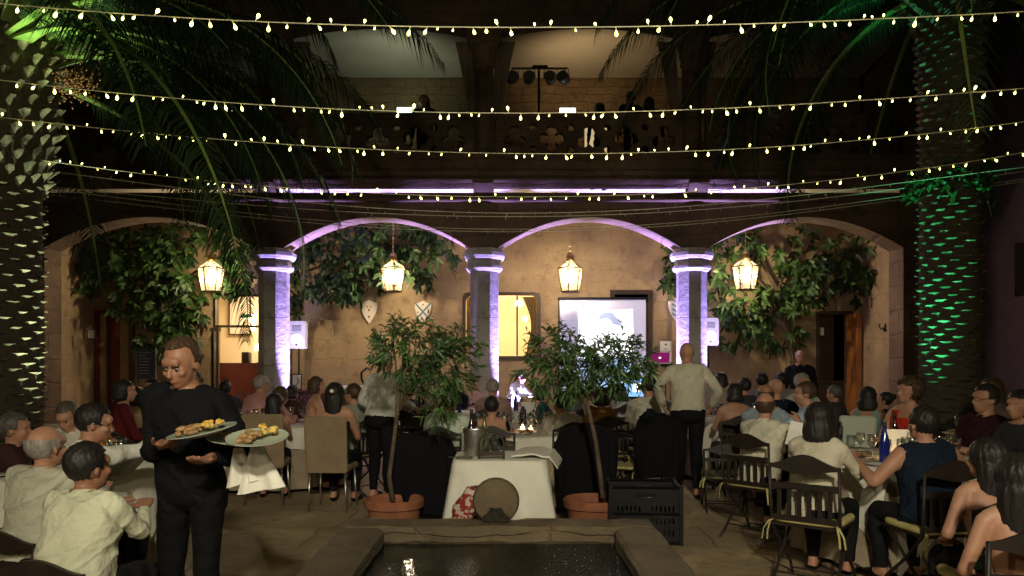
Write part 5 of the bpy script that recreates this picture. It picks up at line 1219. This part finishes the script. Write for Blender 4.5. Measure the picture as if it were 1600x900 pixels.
# loudspeakers
M_sp = mat('white_speaker', (.62, .6, .64), .5)
def speaker(px, d, py0, label):
    z0 = Z(py0, d); t = empty('loudspeaker', (X(px, d), d, z0), label=label, cat='loudspeaker', group='white loudspeakers on tripods')
    mb = MB(); mb.loft([[(x_ * k, y_, z_) for x_, y_ in ((-.16, -.15), (.16, -.15), (.13, .15), (-.13, .15))] for z_, k in ((0, .9), (.03, 1), (.48, 1), (.53, .88))]); mb.build('cabinet', M_sp, t)
    rr = MB(); rr.loft([[(.125 * q * math.cos(a), -.152 - dy, .17 + .125 * q * math.sin(a)) for a in [2 * PI * j / 28 for j in range(28)]] for q, dy in ((1.05, .0), (1.0, .012), (.9, .006), (.4, -.002))]); rr.build('woofer', mat('cone_white', (.85, .83, .9), .5), t, smooth=SM)
    MB().box((0, -.154, .39), (.18, .012, .11), bev=.02).build('horn', mat('horn', (.3, .29, .34), .5), t)
    MB().prism([(-.02, -.165, .06), (.02, -.165, .06), (0, -.165, .09)], (0, -.005, 0)).build('logo', M_black, t)
    s_ = empty('speaker_stand', (X(px, d), d, 0), label='black tripod stand carrying the ' + label, cat='speaker stand'); MB().tube([(0, 0, .3), (0, 0, z0)], .018, 8).build('pole', M_black, s_)
    for k in range(3): a = k * 2.094 + .5; MB().tube([(0, 0, .75), (.42 * math.cos(a), .42 * math.sin(a), .0)], .011, 6).build('leg', M_black, s_)
speaker(467, 14.9, 545, 'white loudspeaker beside the left column'); speaker(1107, 14.9, 540, 'white loudspeaker beside the right column')
# projection screen
t = empty('projection_screen', (X(942, 15.3), 15.3, 0), label='white projection screen showing a washed-out bright picture', cat='screen')
zt, zb = Z(468, 15.3), Z(612, 15.3); xw = .855
MB().add([(-xw, 0, zb), (xw, 0, zb), (xw, 0, zt), (-xw, 0, zt), (-xw, .008, zb), (xw, .008, zb), (xw, .008, zt), (-xw, .008, zt)], [(0, 1, 2, 3), (4, 5, 6, 7), (0, 1, 5, 4), (3, 2, 6, 7), (0, 3, 7, 4), (1, 2, 6, 5)]).build('screen_sheet', mat('screen_lilac', (.6, .6, .75), .8, emit=.38, ecol=(.72, .68, 1)), t)
def sp_(px, py): return ((px - 942) / F * 15.3, Z(py, 15.3))
mb = MB(); mb.prism([(a, -.004, b_) for a, b_ in (sp_(904, 560), sp_(990, 560), sp_(989, 483), sp_(904, 486))], (0, .003, 0)); mb.build('projected_picture', mat('screen_white', (.9, .9, .9), .8, emit=1.5, ecol=(.93, .95, 1)), t)
mb = MB(); mb.prism([(a, -.0055, b_) for a, b_ in (sp_(963, 500), sp_(989, 510), sp_(989, 484), sp_(964, 485))], (0, .001, 0)); mb.build('picture_patch', mat('screen_pink', (.9, .7, .8), .8, emit=.8, ecol=(1, .78, .9)), t)
mb = MB(); mb.prism([(a, -.007, b_) for a, b_ in [sp_(*q) for q in ((934, 500), (937, 492), (944, 488), (952, 487), (958, 489), (962, 495), (968, 500), (971, 507), (974, 511), (966, 508), (957, 507), (953, 500), (947, 497), (940, 499))]], (0, .001, 0)); mb.build('picture_figure', mat('screen_blue', (.4, .5, .8), .8, emit=.42, ecol=(.55, .66, 1)), t)
mb = MB(); mb.prism([(a, -.004, b_) for a, b_ in (sp_(904, 606), sp_(990, 606), sp_(990, 561), sp_(904, 561))], (0, .003, 0)); mb.build('picture_lower_part', mat('screen_cyan', (.4, .6, .9), .8, emit=.8, ecol=(.4, .62, 1)), t)
MB().box((0, 0, zt + .02), (1.80, .06, .05), bev=.01).build('casing', M_black, t); MB().box((0, 0, zb), (1.76, .04, .04)).build('lower_bar', M_black, t)
MB().tube([(-xw - .02, .03, .2), (-xw - .02, .03, zt)], .012, 6).build('side_pole', M_black, t); MB().tube([(0, .06, 0), (0, .06, zt + .05)], .016, 8).build('pole', M_black, t)
for k in range(3): MB().tube([(0, .06, .5), (.45 * math.cos(2.1 * k), .06 + .4 * math.sin(2.1 * k), 0)], .012, 6).build('leg', M_black, t)
# media desk
t = empty('media_desk', (X(1010, 11.6), 11.6, 0), label='white covered desk with laptop and monitor by the right column', cat='desk'); MB().box((0, 0, .47), (.95, .55, .94), bev=.02).build('desk_cover', mat('grey_linen', (.45, .44, .46), .8, bump=.01, scale=3), t)
t = empty('computer_monitor', (X(998, 11.4), 11.4, .942), label='monitor glowing blue on the media desk', cat='monitor'); MB().box((0, 0, .2), (.46, .03, .30), bev=.01).build('bezel', M_black, t)
MB().box((0, -.017, .2), (.42, .003, .26)).build('display', mat('monitor_blue', (.2, .5, .9), .4, emit=1.0, ecol=(.25, .55, 1)), t); MB().box((-.03, -.02, .21), (.12, .002, .14)).build('display_window', mat('monitor_white', (1, 1, 1), .4, emit=1.6), t); MB().lathe([(.09, 0), (.09, .01), (.02, .02), (.02, .1)], n=16).build('stand', M_black, t)
t = empty('riser_shelf', (X(1034, 12.0), 12.0, .943), label='black riser shelf carrying the pink laptop', cat='shelf'); MB().box((0, 0, .53), (.5, .3, .04)).build('shelf_board', M_black, t)
for s in (-1, 1): MB().box((s * .22, 0, .255), (.04, .25, .51)).build('leg', M_black, t)
t = empty('laptop', (X(1030, 12.0), 12.0, 1.496), label='open laptop with magenta lid facing the courtyard', cat='laptop'); M_mag = mat('magenta_lid', (.55, .02, .33), .35, emit=.12, ecol=(.8, .03, .5))
MB().box((0, .0, .008), (.30, .2, .016), bev=.004).build('laptop_base', M_white, t); MB().box((-.01, -.10, .095), (.30, .012, .17), bev=.004, M=Matrix.Rotation(R(20), 3, 'X')).build('lid', M_mag, t)
t2 = MB().ell((-.01, -.107, .10), (.020, .004, .022), 12, 8); t2.build('emblem', mat('emblem_glow', (1, 1, 1), .5, emit=1.5), t)
t = empty('poster_board', (X(1040, 16.22), 16.2, 0), label='white poster sign with crown emblem leaning on the wall beside the right column', cat='sign')
z0, z1 = Z(566, 16.2), Z(533, 16.2); MB().box((0, 0, (z0 + z1) / 2), (.24, .02, z1 - z0)).build('poster', M_white, t); ink = mat('ink', (.08, .07, .07), .8)
for k, w_ in enumerate(('KEEP', 'CALM AND', 'ENJOY', 'PARTY')): text(w_, .042, ink, t, (0, -.013, z1 - .17 - k * .05))
MB().prism([(-.02, -.011, z1 - .09), (.02, -.011, z1 - .09), (.026, -.011, z1 - .05), (.01, -.011, z1 - .065), (0, -.011, z1 - .04), (-.01, -.011, z1 - .065), (-.026, -.011, z1 - .05)], (0, -.003, 0)).build('crown_emblem', ink, t)
MB().tube([(0, .03, 0), (0, .03, z0 + .05)], .015, 6).build('post', M_iron, t)
o = MB().box((X(1020, 16.1), 16.1, Z(560, 16.1)), (.15, .02, .13)).build('small_sign', M_white); tag(o, 'small white card behind the pink laptop', 'sign')
t = empty('menu_board', (X(229, 13.6), 13.6, 0), label='dark chalkboard with rows of white writing by the red door', cat='chalkboard')
z0, z1 = Z(592, 13.6), Z(546, 13.6); MB().box((0, 0, (z0 + z1) / 2), (.33, .03, z1 - z0)).build('board', mat('slate', (.05, .052, .075), .6), t); mb = MB(); r2 = random.Random(2)
for k in range(8): mb.box((-.04 + r2.uniform(-.02, .02), -.017, z1 - .06 - k * .052), (r2.uniform(.14, .22), .002, .007))
mb.build('chalk_writing', mat('chalk', (.45, .45, .5), .9), t)
for s in (-1, 1): MB().tube([(s * .14, .0, z0 + .02), (s * .16, .02, 0)], .012, 6).build('leg', M_dark, t)
# balcony stage lamps
t = empty('stage_light_stand', (X(842, 14.0), 14.0, 5.0), label='tall balcony stand carrying a bar of four round stage lamps', cat='stage lights'); zc = Z(107, 14.0) - 5
MB().tube([(0, 0, 0), (0, 0, zc)], .022, 8).build('pole', M_black, t); MB().tube([(-.5, 0, zc), (.52, 0, zc)], .02, 8).build('crossbar', M_black, t)
MB().box((.02, 0, zc + .03), (.28, .06, .05), bev=.01).build('control_box', M_black, t)
for k, (ox, a) in enumerate(((-.48, .5), (-.18, .1), (.20, -.2), (.44, -.6))):
    lb = MB(); Mx = Matrix.Rotation(a, 3, 'Z') @ Matrix.Rotation(R(78), 3, 'X'); rings = []
    for r_, y_ in ((.05, -.14), (.085, -.11), (.105, -.02), (.11, .06), (.10, .06), (.02, .04)): rings.append([Vector((ox, -.02, zc - .17)) + Mx @ Vector((r_ * math.cos(q), r_ * math.sin(q), y_)) for q in [2 * PI * j / 20 for j in range(20)]])
    lb.loft(rings); h_ = lb.build('lamp_head', mat('lamp_can', (.12, .12, .12), .4, metal=.3), t, smooth=SM); yk = MB()
    for s in (-1, 1): yk.tube([(ox + s * .10, 0, zc), (ox + s * .115, -.01, zc - .16)], .006, 5)
    yk.build('yoke', M_black, t)
for (px, py, w_, d_, lb) in ((632, 172, .30, 14.2, 'bright rectangular floodlight on the balcony ledge, left bay'), (887, 173, .32, 14.2, 'bright rectangular floodlight on the balcony ledge, centre bay'), (358, 170, .14, 14.2, 'small bright floodlight glimpsed through the left palm fronds')):
    c = at(px, py, d_); t = empty('floodlight', c, label=lb, cat='floodlight'); MB().box((0, .03, 0), (w_, .06, .12), bev=.01).build('housing', M_black, t)
    MB().box((0, -.004, 0), (w_ - .03, .006, .09)).build('lens', mat('flood_lens', (1, 1, 1), .5, emit=9, ecol=(.8, 1, .95)), t); MB().tube([(0, .03, 0), (0, .03, 4.95 - c.z)], .02, 6).build('stand', M_black, t)
c = at(938, 222, 13.7); o = MB().box((c.x - .06, 13.9, c.z), (.40, .02, .62)).build('glow_panel', mat('beige_glow', (.7, .6, .4), .8, emit=.55, ecol=(1, .78, .42))); tag(o, 'made-up beige panel with its own glow, seen through the balustrade openings', 'lamp'); o.scale = (1, 1, 1)  # added panel, its emission imitates a lit beige surface behind the balustrade
exec_crowd = True
WHT = (.68, .67, .60); BLK = (.010, .010, .012); DRK = (.02, .018, .022)
def person(px, yt, d, rz, label, short=None, ch=None, chz=1, **k):
    zt = Z(yt, d); pose = k.get('pose', 'sit'); r = human(X(px, d), d, rz, None, label, ztop=zt, **k)
    if pose == 'sit':
        kind = ch or 'slat'
        if kind != 'no': co_ = chair(kind, X(px, d), d, rz, ('slat chair' if kind == 'slat' else 'beige upholstered chair') + ' of the ' + (short or label), 'wooden slat chairs' if kind == 'slat' else 'beige upholstered chairs'); co_.scale = (1, 1, chz)
    return r
# foreground left
person(50, 672, 4.0, -12, 'elderly balding person in pale olive shirt, seated lower left, seen from behind', 'elderly balding man', shirt=(.50, .49, .38), hair='fringe', hc='grey', skin='tan', lean=10, yaw=-10, fat=1.2, nl=.48, chz=.76)
person(112, 708, 3.45, -8, 'dark-haired person in pale yellow-green shirt, nearest seat at lower left', 'dark-haired man nearest lower left', shirt=(.64, .64, .47), hair='short', hc='black', skin='dark', lean=12, yaw=-20, fat=1.25, chz=.76)
person(92, 626, 4.75, -48, 'dark-haired person in glasses and white shirt stretching an arm over the left table', 'man in glasses reaching over the table', shirt=WHT, hair='short', hc='black', lean=18, yaw=-14, pitch=10, specs=True, arms={'r': (.12, .64, 1.06), 'l': (-.1, .55, .92)}, fat=1.15)
person(140, 620, 6.55, 160, 'grey-haired person in white shirt bending over the left table', 'grey-haired man bending over the table', shirt=WHT, hair='crop', hc='dgrey', lean=20, pitch=34, yaw=20, eyes=True, skin='tan')
w = human(X(300, 3.9), 3.9, 172, None, 'person, a waiter in black, looking down and carrying loaded plates', pose='stand', ztop=1.665, lean=6, pitch=22, yaw=-6, shirt=(.007, .007, .009), low=(.006, .006, .007), hair='short', hc='brown', skin='dark', eyes=True, fat=1.0, nl=.47,
          arms={'r': (-.01, .27, 1.142), 'rd': (-.75, .6, .0), 'rn': (0, 0, 1), 'l': (-.27, .32, 1.08), 'ld': (.0, 1, .0), 'ln': (0, 0, 1), 'curl': .35}, vox=.0065)
def served_plate(px, py, d, tilt, label, seed, r=.15, napkin=False):
    c = at(px, py, d); t = empty('dinner_plate', c, label=label, cat='plate', group='plates of food carried by the waiter'); t.rotation_euler = tilt
    MB().lathe([(r * .55, -.012), (r * .6, -.006), (r, .006), (r * 1.0, .009), (r * .62, -.002), (.004, -.003)], n=40).build('dish', mat('greenish_china', (.42, .46, .36), .18), t, smooth=SM)
    r2 = random.Random(seed); b = MB()
    for k in range(12): b.ell((r2.uniform(-.09, .01), r2.uniform(-.05, .05), .012 + r2.uniform(0, .02)), (r2.uniform(.018, .032), r2.uniform(.012, .022), .013), 10, 6, Matrix.Rotation(r2.random() * 3, 3, 'Z'))
    b.build('meat', mat('food_brown', (.42, .27, .12), .5, col2=(.25, .13, .05), scale=30, island=.4), t, smooth=3)
    b = MB()
    for k in range(16): b.ell((r2.uniform(.01, .09), r2.uniform(-.04, .04), .018 + r2.uniform(0, .025)), (r2.uniform(.010, .022), r2.uniform(.008, .016), .010), 10, 6, Matrix.Rotation(r2.random() * 3, 3, 'Z'))
    b.build('garnish', mat('food_orange', (.68, .36, .05), .45, col2=(.6, .45, .12), scale=30), t, smooth=3); return t
served_plate(316, 675, 3.50, (R(6), R(-10), 0), 'full plate held in front of the waiter', 5, .155)
served_plate(374, 689, 3.58, (R(5), R(4), .4), 'second plate beside the waiter, behind the linen cloth', 6, .145)
served_plate(402, 685, 3.42, (R(8), R(-9), .9), 'outermost plate at the right of the waiter', 7, .135)
for (px, py, w_, hh, lb) in ((372, 700, .075, .17, 'small white service cloth hanging below the carried plates'), (402, 697, .115, .21, 'larger white service cloth hanging from the arm of the waiter')):
    c = at(px, py, 3.62); b = MB(); rings = []
    for i in range(12):
        q = i / 11; ww = w_ * (.25 + .75 * q); rings.append([(c.x + ww * math.cos(a) * (1 + .0) + .02 * q, c.y + (.012 + .016 * q * math.sin(a * 5)) * math.sin(a) + .01 * math.sin(a * 3), c.z - hh * q + .02 * math.cos(a) * q) for a in [2 * PI * j / 36 for j in range(36)]])
    b.loft(rings); tag(b.build('service_cloth', M_cloth, smooth=SM), lb, 'cloth')
# left background
person(180, 590, 8.2, -55, 'dark-haired person in dark red top and beige shawl near the red door', 'woman in dark red', shirt=(.10, .012, .014), hair='full', hc='black', sex='f', sleeve='long', yaw=-15, nl=.45)
person(206, 606, 8.9, -20, 'person in sand-coloured jacket beside the dark red top', 'guest in sand jacket', shirt=(.36, .24, .13), hair='full', hc='black', sex='f', sleeve='long')
person(248, 588, 9.8, 150, 'person in turquoise top behind the waiter', 'guest in turquoise', shirt=(.12, .42, .38), hair='long', hc='black', sex='f', yaw=10)
person(312, 572, 10.6, 170, 'person in pale blue shirt just right of the waiter', 'guest in pale blue', shirt=(.5, .55, .62), hair='short', hc='brown')
person(384, 578, 10.4, -35, 'grey-haired person in pink shirt leaning towards the centre-left table', 'grey-haired guest in pink', shirt=(.55, .27, .27), hair='short', hc='grey', lean=22, yaw=-10)
person(412, 598, 9.2, -30, 'brown-haired person in pink top, head bowed, centre-left table', 'brown-haired guest in pink', shirt=(.50, .26, .24), hair='full', hc='brown', sex='f', lean=25, pitch=20, sleeve='short')
person(418, 616, 8.35, 6, 'black-haired person with white straps seated in left beige chair', 'black-haired woman with white straps', ch='beige', shirt=(.6, .57, .52), hair='long', hc='black', sex='f', sleeve='none', nl=.38, side=8, yaw=-30)
person(484, 585, 9.9, -70, 'brown-haired person with bare shoulders turned right by the sideboard', 'bare-shouldered woman by the sideboard', shirt=(.02, .018, .022), hair='full', hc='brown', sex='f', sleeve='none', nl=.34, back=.2, yaw=-8)
person(520, 594, 8.0, -4, 'long black-haired person with hair flower in right beige chair', 'woman with the hair flower', ch='beige', shirt=DRK, hair='long', hc='black', sex='f', sleeve='none', nl=.38, yaw=-12)
o = MB().ell((X(519, 7.85), 7.83, Z(611, 7.85)), (.022, .012, .02), 8, 6); tag(o.build('hair_flower', M_white, smooth=3), 'small white flower in the long black hair', 'flower')
person(560, 600, 9.0, 60, 'person in grey-green shirt facing left beyond the right beige chair', 'guest in grey-green shirt', shirt=(.30, .31, .24), hair='short', hc='brown')
human(X(594, 8.5), 8.5, -28, None, 'standing person in white shirt and black trousers behind the left potted tree', pose='stand', ztop=Z(546, 8.5), shirt=WHT, low=BLK, hair='short', hc='dgrey', shirtlow=-.0, arms={'r': (.30, .22, 1.02), 'l': (-.20, .22, 1.0)}, yaw=-10, fat=1.1)
person(653, 612, 9.6, -25, 'dark-suited person bending by the trunk of the left potted tree', 'dark-suited guest', shirt=(.014, .012, .018), hair='short', hc='black', lean=20)
person(668, 618, 8.9, -20, 'grey balding person between the dark suit and the pale shirt', 'grey balding guest', shirt=DRK, hair='fringe', hc='grey', lean=14)
person(692, 606, 7.55, -8, 'person in pale mint shirt seated before the middle table, seen from behind', 'man in mint shirt', shirt=(.50, .56, .47), hair='short', hc='brown', lean=14, fat=1.25, side=4)
jacket(X(664, 7.1), 7.30, -8, 'large black jacket over the chair left of the service table', .27, .86, .12, yd=.06)
person(768, 621, 7.6, 0, 'short dark-haired person in scoop-back black dress at the middle table', 'woman in black dress', shirt=BLK, hair='crop', hc='black', sex='f', sleeve='cap', nl=.42, back=.36, lean=6, skin='tan', fat=1.05)
person(768, 592, 10.4, -10, 'grey short-haired person at the middle table, beyond the black dress', 'grey-haired guest beyond the black dress', shirt=(.35, .22, .18), hair='short', hc='grey', sleeve='short')
person(737, 584, 13.0, -150, 'dark-haired person in pale pink behind the far centre table', 'guest in pale pink', shirt=(.55, .35, .3), hair='bun', hc='brown', sex='f', sleeve='short')
person(714, 590, 12.6, 165, 'dark-suited person left of the far centre table', 'dark-suited guest at far centre', shirt=BLK, hair='short', hc='black')
human(X(797, 13.6), 13.6, -120, None, 'person in bright white shirt standing bent beside the middle column', pose='stand', ztop=1.42, lean=24, pitch=20, shirt=(.8, .8, .82), low=DRK, hair='short', hc='black', arms={'r': (.2, .5, .95), 'l': (-.1, .5, .95)})
person(884, 614, 8.05, 18, 'person in white shirt seated before the middle table, left arm forward', 'man in white shirt at the middle table', shirt=(.58, .52, .44), hair='short', hc='black', lean=14, fat=1.2, yaw=12)
jacket(X(908, 7.5), 7.75, 12, 'large black jacket over the chair right of the service table', .25, .90, .12, yd=.06)
person(942, 606, 8.9, 12, 'brown-haired person in orange patterned blouse behind the right potted tree', 'woman in orange blouse', shirt=(.34, .15, .045), hair='full', hc='black', sex='f', sleeve='short', nl=.46)
person(1018, 584, 9.3, 14, 'dark-haired person in cream shirt left of the standing bald man', 'man in cream shirt', shirt=(.58, .55, .45), hair='short', hc='black', fat=1.1)
jacket(X(986, 8.3), 8.5, 60, 'navy jacket hanging over the chair by the right potted tree', .20, .99, .36, col=(.012, .014, .03))
jacket(X(1026, 8.2), 8.45, 8, 'black jacket over the chair in front of the standing bald man', .22, .95, .30)
chair('slat', X(986, 8.3), 8.7, 60, 'dark slat chair carrying the navy jacket', 'wooden slat chairs'); chair('slat', X(1026, 8.2), 8.68, 8, 'slat chair carrying the black jacket before the bald person', 'wooden slat chairs')
human(X(1075, 8.6), 8.6, -4, None, 'standing bald person in white shirt seen from behind beside the right column', pose='stand', ztop=Z(531, 8.6), shirt=(.62, .58, .46), low=BLK, hair='none', skin='tan', shirtlow=-.0, arms={'r': (.28, .10, 1.02), 'l': (-.27, .04, 1.04)}, fat=1.12, yaw=8)
# right crowd
person(1130, 578, 11.8, 10, 'dark-haired person at the back of the crowded right table, nearest the right column', 'guest by the right column', shirt=(.4, .3, .28), hair='full', hc='black', sex='f')
person(1108, 574, 12.4, -10, 'black-haired person seated just beside the right column shaft', 'guest beside the column shaft', shirt=(.3, .28, .3), hair='short', hc='black')
person(1150, 598, 9.0, 0, 'black-haired person with bare shoulders at the crowded right table', 'bare-shouldered woman', shirt=(.03, .025, .03), hair='full', hc='black', sex='f', sleeve='none', nl=.30, back=.30)
person(1193, 580, 11.5, 0, 'black-haired person behind the two bald heads', 'guest behind the bald heads', shirt=(.2, .2, .24), hair='short', hc='black')
person(1196, 600, 8.0, -22, 'balding person in checked blue-grey shirt behind the near bald man', 'balding man in blue-grey', shirt=(.28, .34, .38), hair='fringe', hc='brown', skin='dark')
person(1185, 613, 6.75, -48, 'balding person in white shirt on slat chair, holding a paper', 'near balding man in white', shirt=(.64, .60, .47), hair='fringe', hc='brown', skin='tan', lean=12, fat=1.15, yaw=20, arms={'r': (.16, .42, .98), 'l': (-.05, .45, .9)})
person(1218, 589, 8.9, 8, 'shaven-headed person in navy suit in the right crowd', 'shaven man in navy suit', shirt=(.012, .016, .035), hair='none', hc='black', skin='tan')
person(1246, 578, 9.9, -160, 'reddish-faced grey person facing the camera in the right crowd', 'grey guest facing the camera', shirt=(.5, .45, .38), hair='short', hc='grey')
person(1222, 579, 11.8, -10, 'dark-haired person at the back of the crowd, left of the reddish face', 'guest at the back of the crowd', shirt=(.25, .24, .24), hair='short', hc='black')
person(1276, 594, 8.0, 62, 'grey-brown-haired person in light blue shirt stretching an arm left', 'man in light blue shirt', shirt=(.34, .44, .55), sleeve='elbow', hair='short', hc='brown', skin='tan', lean=10, yaw=12, arms={'l': (-.10, .50, 1.02), 'r': (.2, .4, .85)})
person(1272, 628, 5.25, -38, 'black-bobbed person in white blouse on the nearest slat chair', 'woman with black bob', shirt=(.60, .55, .42), hair='bob', hc='black', sex='f', sleeve='elbow', nl=.48, lean=10, arms={'r': (.14, .44, .84), 'l': (-.12, .44, .84)}, fat=1.1, yaw=20)
b = MB(); c = at(1243, 678, 6.35); b.box((c.x, c.y, c.z), (.13, .003, .20), M=Matrix.Rotation(.25, 3, 'Y')); tag(b.build('paper_sheet', M_white), 'white paper sheet held by the near balding person', 'paper')
person(1354, 604, 8.6, -35, 'child with black hair and sparkling headband beside the red top', 'girl with headband', ch='no', shirt=(.2, .3, .28), hair='bob', hc='black', sex='f', sleeve='none', nl=.42)
b = MB(); cc = at(1354, 606, 8.6)
t = empty('padded_chair', (X(1340, 8.1), 8.1, 0), R(-30), label='pale padded chair lit green in front of the girl', cat='chair'); MB().box((0, 0, .78), (.36, .05, .36), bev=.04).build('backrest', mat('pale_pad', (.5, .52, .42), .8), t); MB().box((0, .2, .44), (.4, .4, .07), bev=.02).build('seat', mat('pale_pad'), t)
for sx in (-1, 1):
    for sy in (-1, 1): MB().tube([(sx * .17, .2 + sy * .17, .42), (sx * .18, .2 + sy * .18, 0)], .012, 7).build('leg', M_iron, t)
person(1424, 581, 7.3, 118, 'curly brown-haired person in sleeveless red top turned left', 'woman in red top', shirt=(.55, .035, .02), hair='curly', hc='brown', sex='f', sleeve='none', nl=.44, yaw=-18, skin='tan', lean=2)
person(1458, 638, 5.0, 8, 'short dark-haired person in navy sleeveless vest with pale band, back to camera', 'person in navy vest', shirt=(.010, .018, .035), hair='short', hc='black', sleeve='none', nl=.47, skin='tan', lean=10, fat=1.25, arms={'l': (-.30, .34, .82), 'r': (.42, .36, .85)}, collar=False)
person(1548, 598, 6.6, 100, 'person in glasses and dark maroon shirt in profile facing left', 'man in dark maroon shirt', shirt=(.035, .010, .016), hair='short', hc='black', sleeve='short', specs=True, skin='tan', lean=4, fat=1.1)
person(1562, 572, 7.9, 95, 'person with long dark hair beyond the maroon shirt', 'long-haired guest behind maroon shirt', shirt=(.12, .09, .08), hair='long', hc='brown', sex='f', sleeve='short', skin='pale')
person(1606, 606, 6.1, 110, 'dark-haired person cut by the right picture edge', 'guest at the right picture edge', shirt=(.03, .03, .035), hair='full', hc='black', sex='f')
person(1562, 692, 3.75, -6, 'bare-backed person with long black hair in the lower right corner', 'bare-backed woman at lower right', shirt=(.04, .08, .07), hair='long', hc='black', sex='f', sleeve='none', nl=.20, back=.08, yaw=25, skin='tan', arms={'l': (-.16, .20, .62), 'r': (.10, .24, .62)}, lean=14, fat=1.1)
person(1602, 775, 3.1, -10, 'person with pale straps at the extreme lower right corner', 'guest with pale straps', shirt=(.6, .55, .42), hair='long', hc='black', sex='f', sleeve='none', nl=.30, back=.20, skin='tan', arms={'l': (-.14, .22, .62), 'r': (.10, .24, .62)})
human(X(1250, 13.2), 13.2, 165, None, 'person in dark clothes standing in the shade by the right doorway', pose='stand', ztop=Z(545, 13.2), shirt=(.012, .012, .015), low=BLK, hair='receding', hc='grey', skin='tan')
for (px, yt, d, rz, hr, hcx, sx, col, lb) in (
    (352, 596, 11.2, 20, 'short', 'black', 'm', (.05, .045, .05), 'dark-haired person in charcoal jacket below the bright left doorway'),
    (452, 604, 11.6, -30, 'full', 'black', 'f', (.06, .03, .03), 'dark-haired person in deep brown top before the lavender planter'),
    (640, 604, 11.6, 20, 'short', 'black', 'm', (.03, .03, .05), 'dark-haired person glimpsed through the left potted tree'),
    (842, 603, 10.6, -100, 'full', 'black', 'f', (.05, .14, .14), 'dark-haired person in dull teal top right of the far centre table'),
    (906, 604, 11.0, 30, 'short', 'brown', 'm', (.10, .10, .11), 'brown-haired person in grey below the projection screen'),
    (974, 600, 11.4, 10, 'long', 'black', 'f', (.35, .28, .30), 'long-haired person in pale lilac top left of the media desk'),
    (1168, 590, 10.8, 15, 'short', 'black', 'm', (.05, .05, .06), 'short-haired person in black, back row of the right crowd'),
    (1262, 596, 11.9, -20, 'full', 'brown', 'f', (.22, .17, .14), 'brown-haired person in taupe at the back right of the crowd'),
    (1312, 604, 10.4, 40, 'short', 'dgrey', 'm', (.06, .05, .05), 'grizzled person in black below the orange door jamb'),
    (1392, 618, 9.6, 60, 'bun', 'black', 'f', (.05, .03, .05), 'person with hair bun in the shade between headband and red top'),
    (1502, 622, 9.3, 80, 'short', 'black', 'm', (.03, .03, .03), 'dark figure seated at the foot of the right palm'),
    (4, 652, 5.4, -70, 'short', 'dgrey', 'm', (.05, .02, .02), 'person in dark maroon cut by the left picture edge'),
    (545, 612, 10.6, 30, 'long', 'brown', 'f', (.30, .20, .17), 'brown long-haired person in dusty pink left of the standing white shirt')):
    person(px, yt, d, rz, lb, lb.split(' in ')[0].split(' glimpsed')[0][:44].strip() + ' at ' + ('left' if px < 700 else 'right' if px > 1000 else 'centre') + ' %s' % ('rear' if d > 9 else 'front') , shirt=col, hair=hr, hc=hcx, sex=sx, sleeve='long', nl=.48)
# empty slat chairs in the right foreground
chair('slat', X(1132, 8.0), 8.0, -10, 'slat chair with its back to us beside the standing bald person', 'wooden slat chairs')
# balcony guests
for (px, yt, lb, hr, rz) in ((665, 148, 'person leaning on the left part of the balcony rail', 'long', 170), (940, 156, 'short-haired silhouetted person at the balcony rail, lowest head', 'full', 20), (988, 138, 'tall silhouetted person, middle of three on the balcony', 'short', 10), (1014, 146, 'long-haired silhouetted person, right of three on the balcony', 'long', -10)):
    r = human(X(px, 13.95), 13.95, rz, None, lb, pose='stand', ztop=1.6, shirt=BLK, low=BLK, hair=hr, hc='black', skin='dark', lean=10, vox=.016); r.o.location.z = Z(yt, 13.95) - 1.62
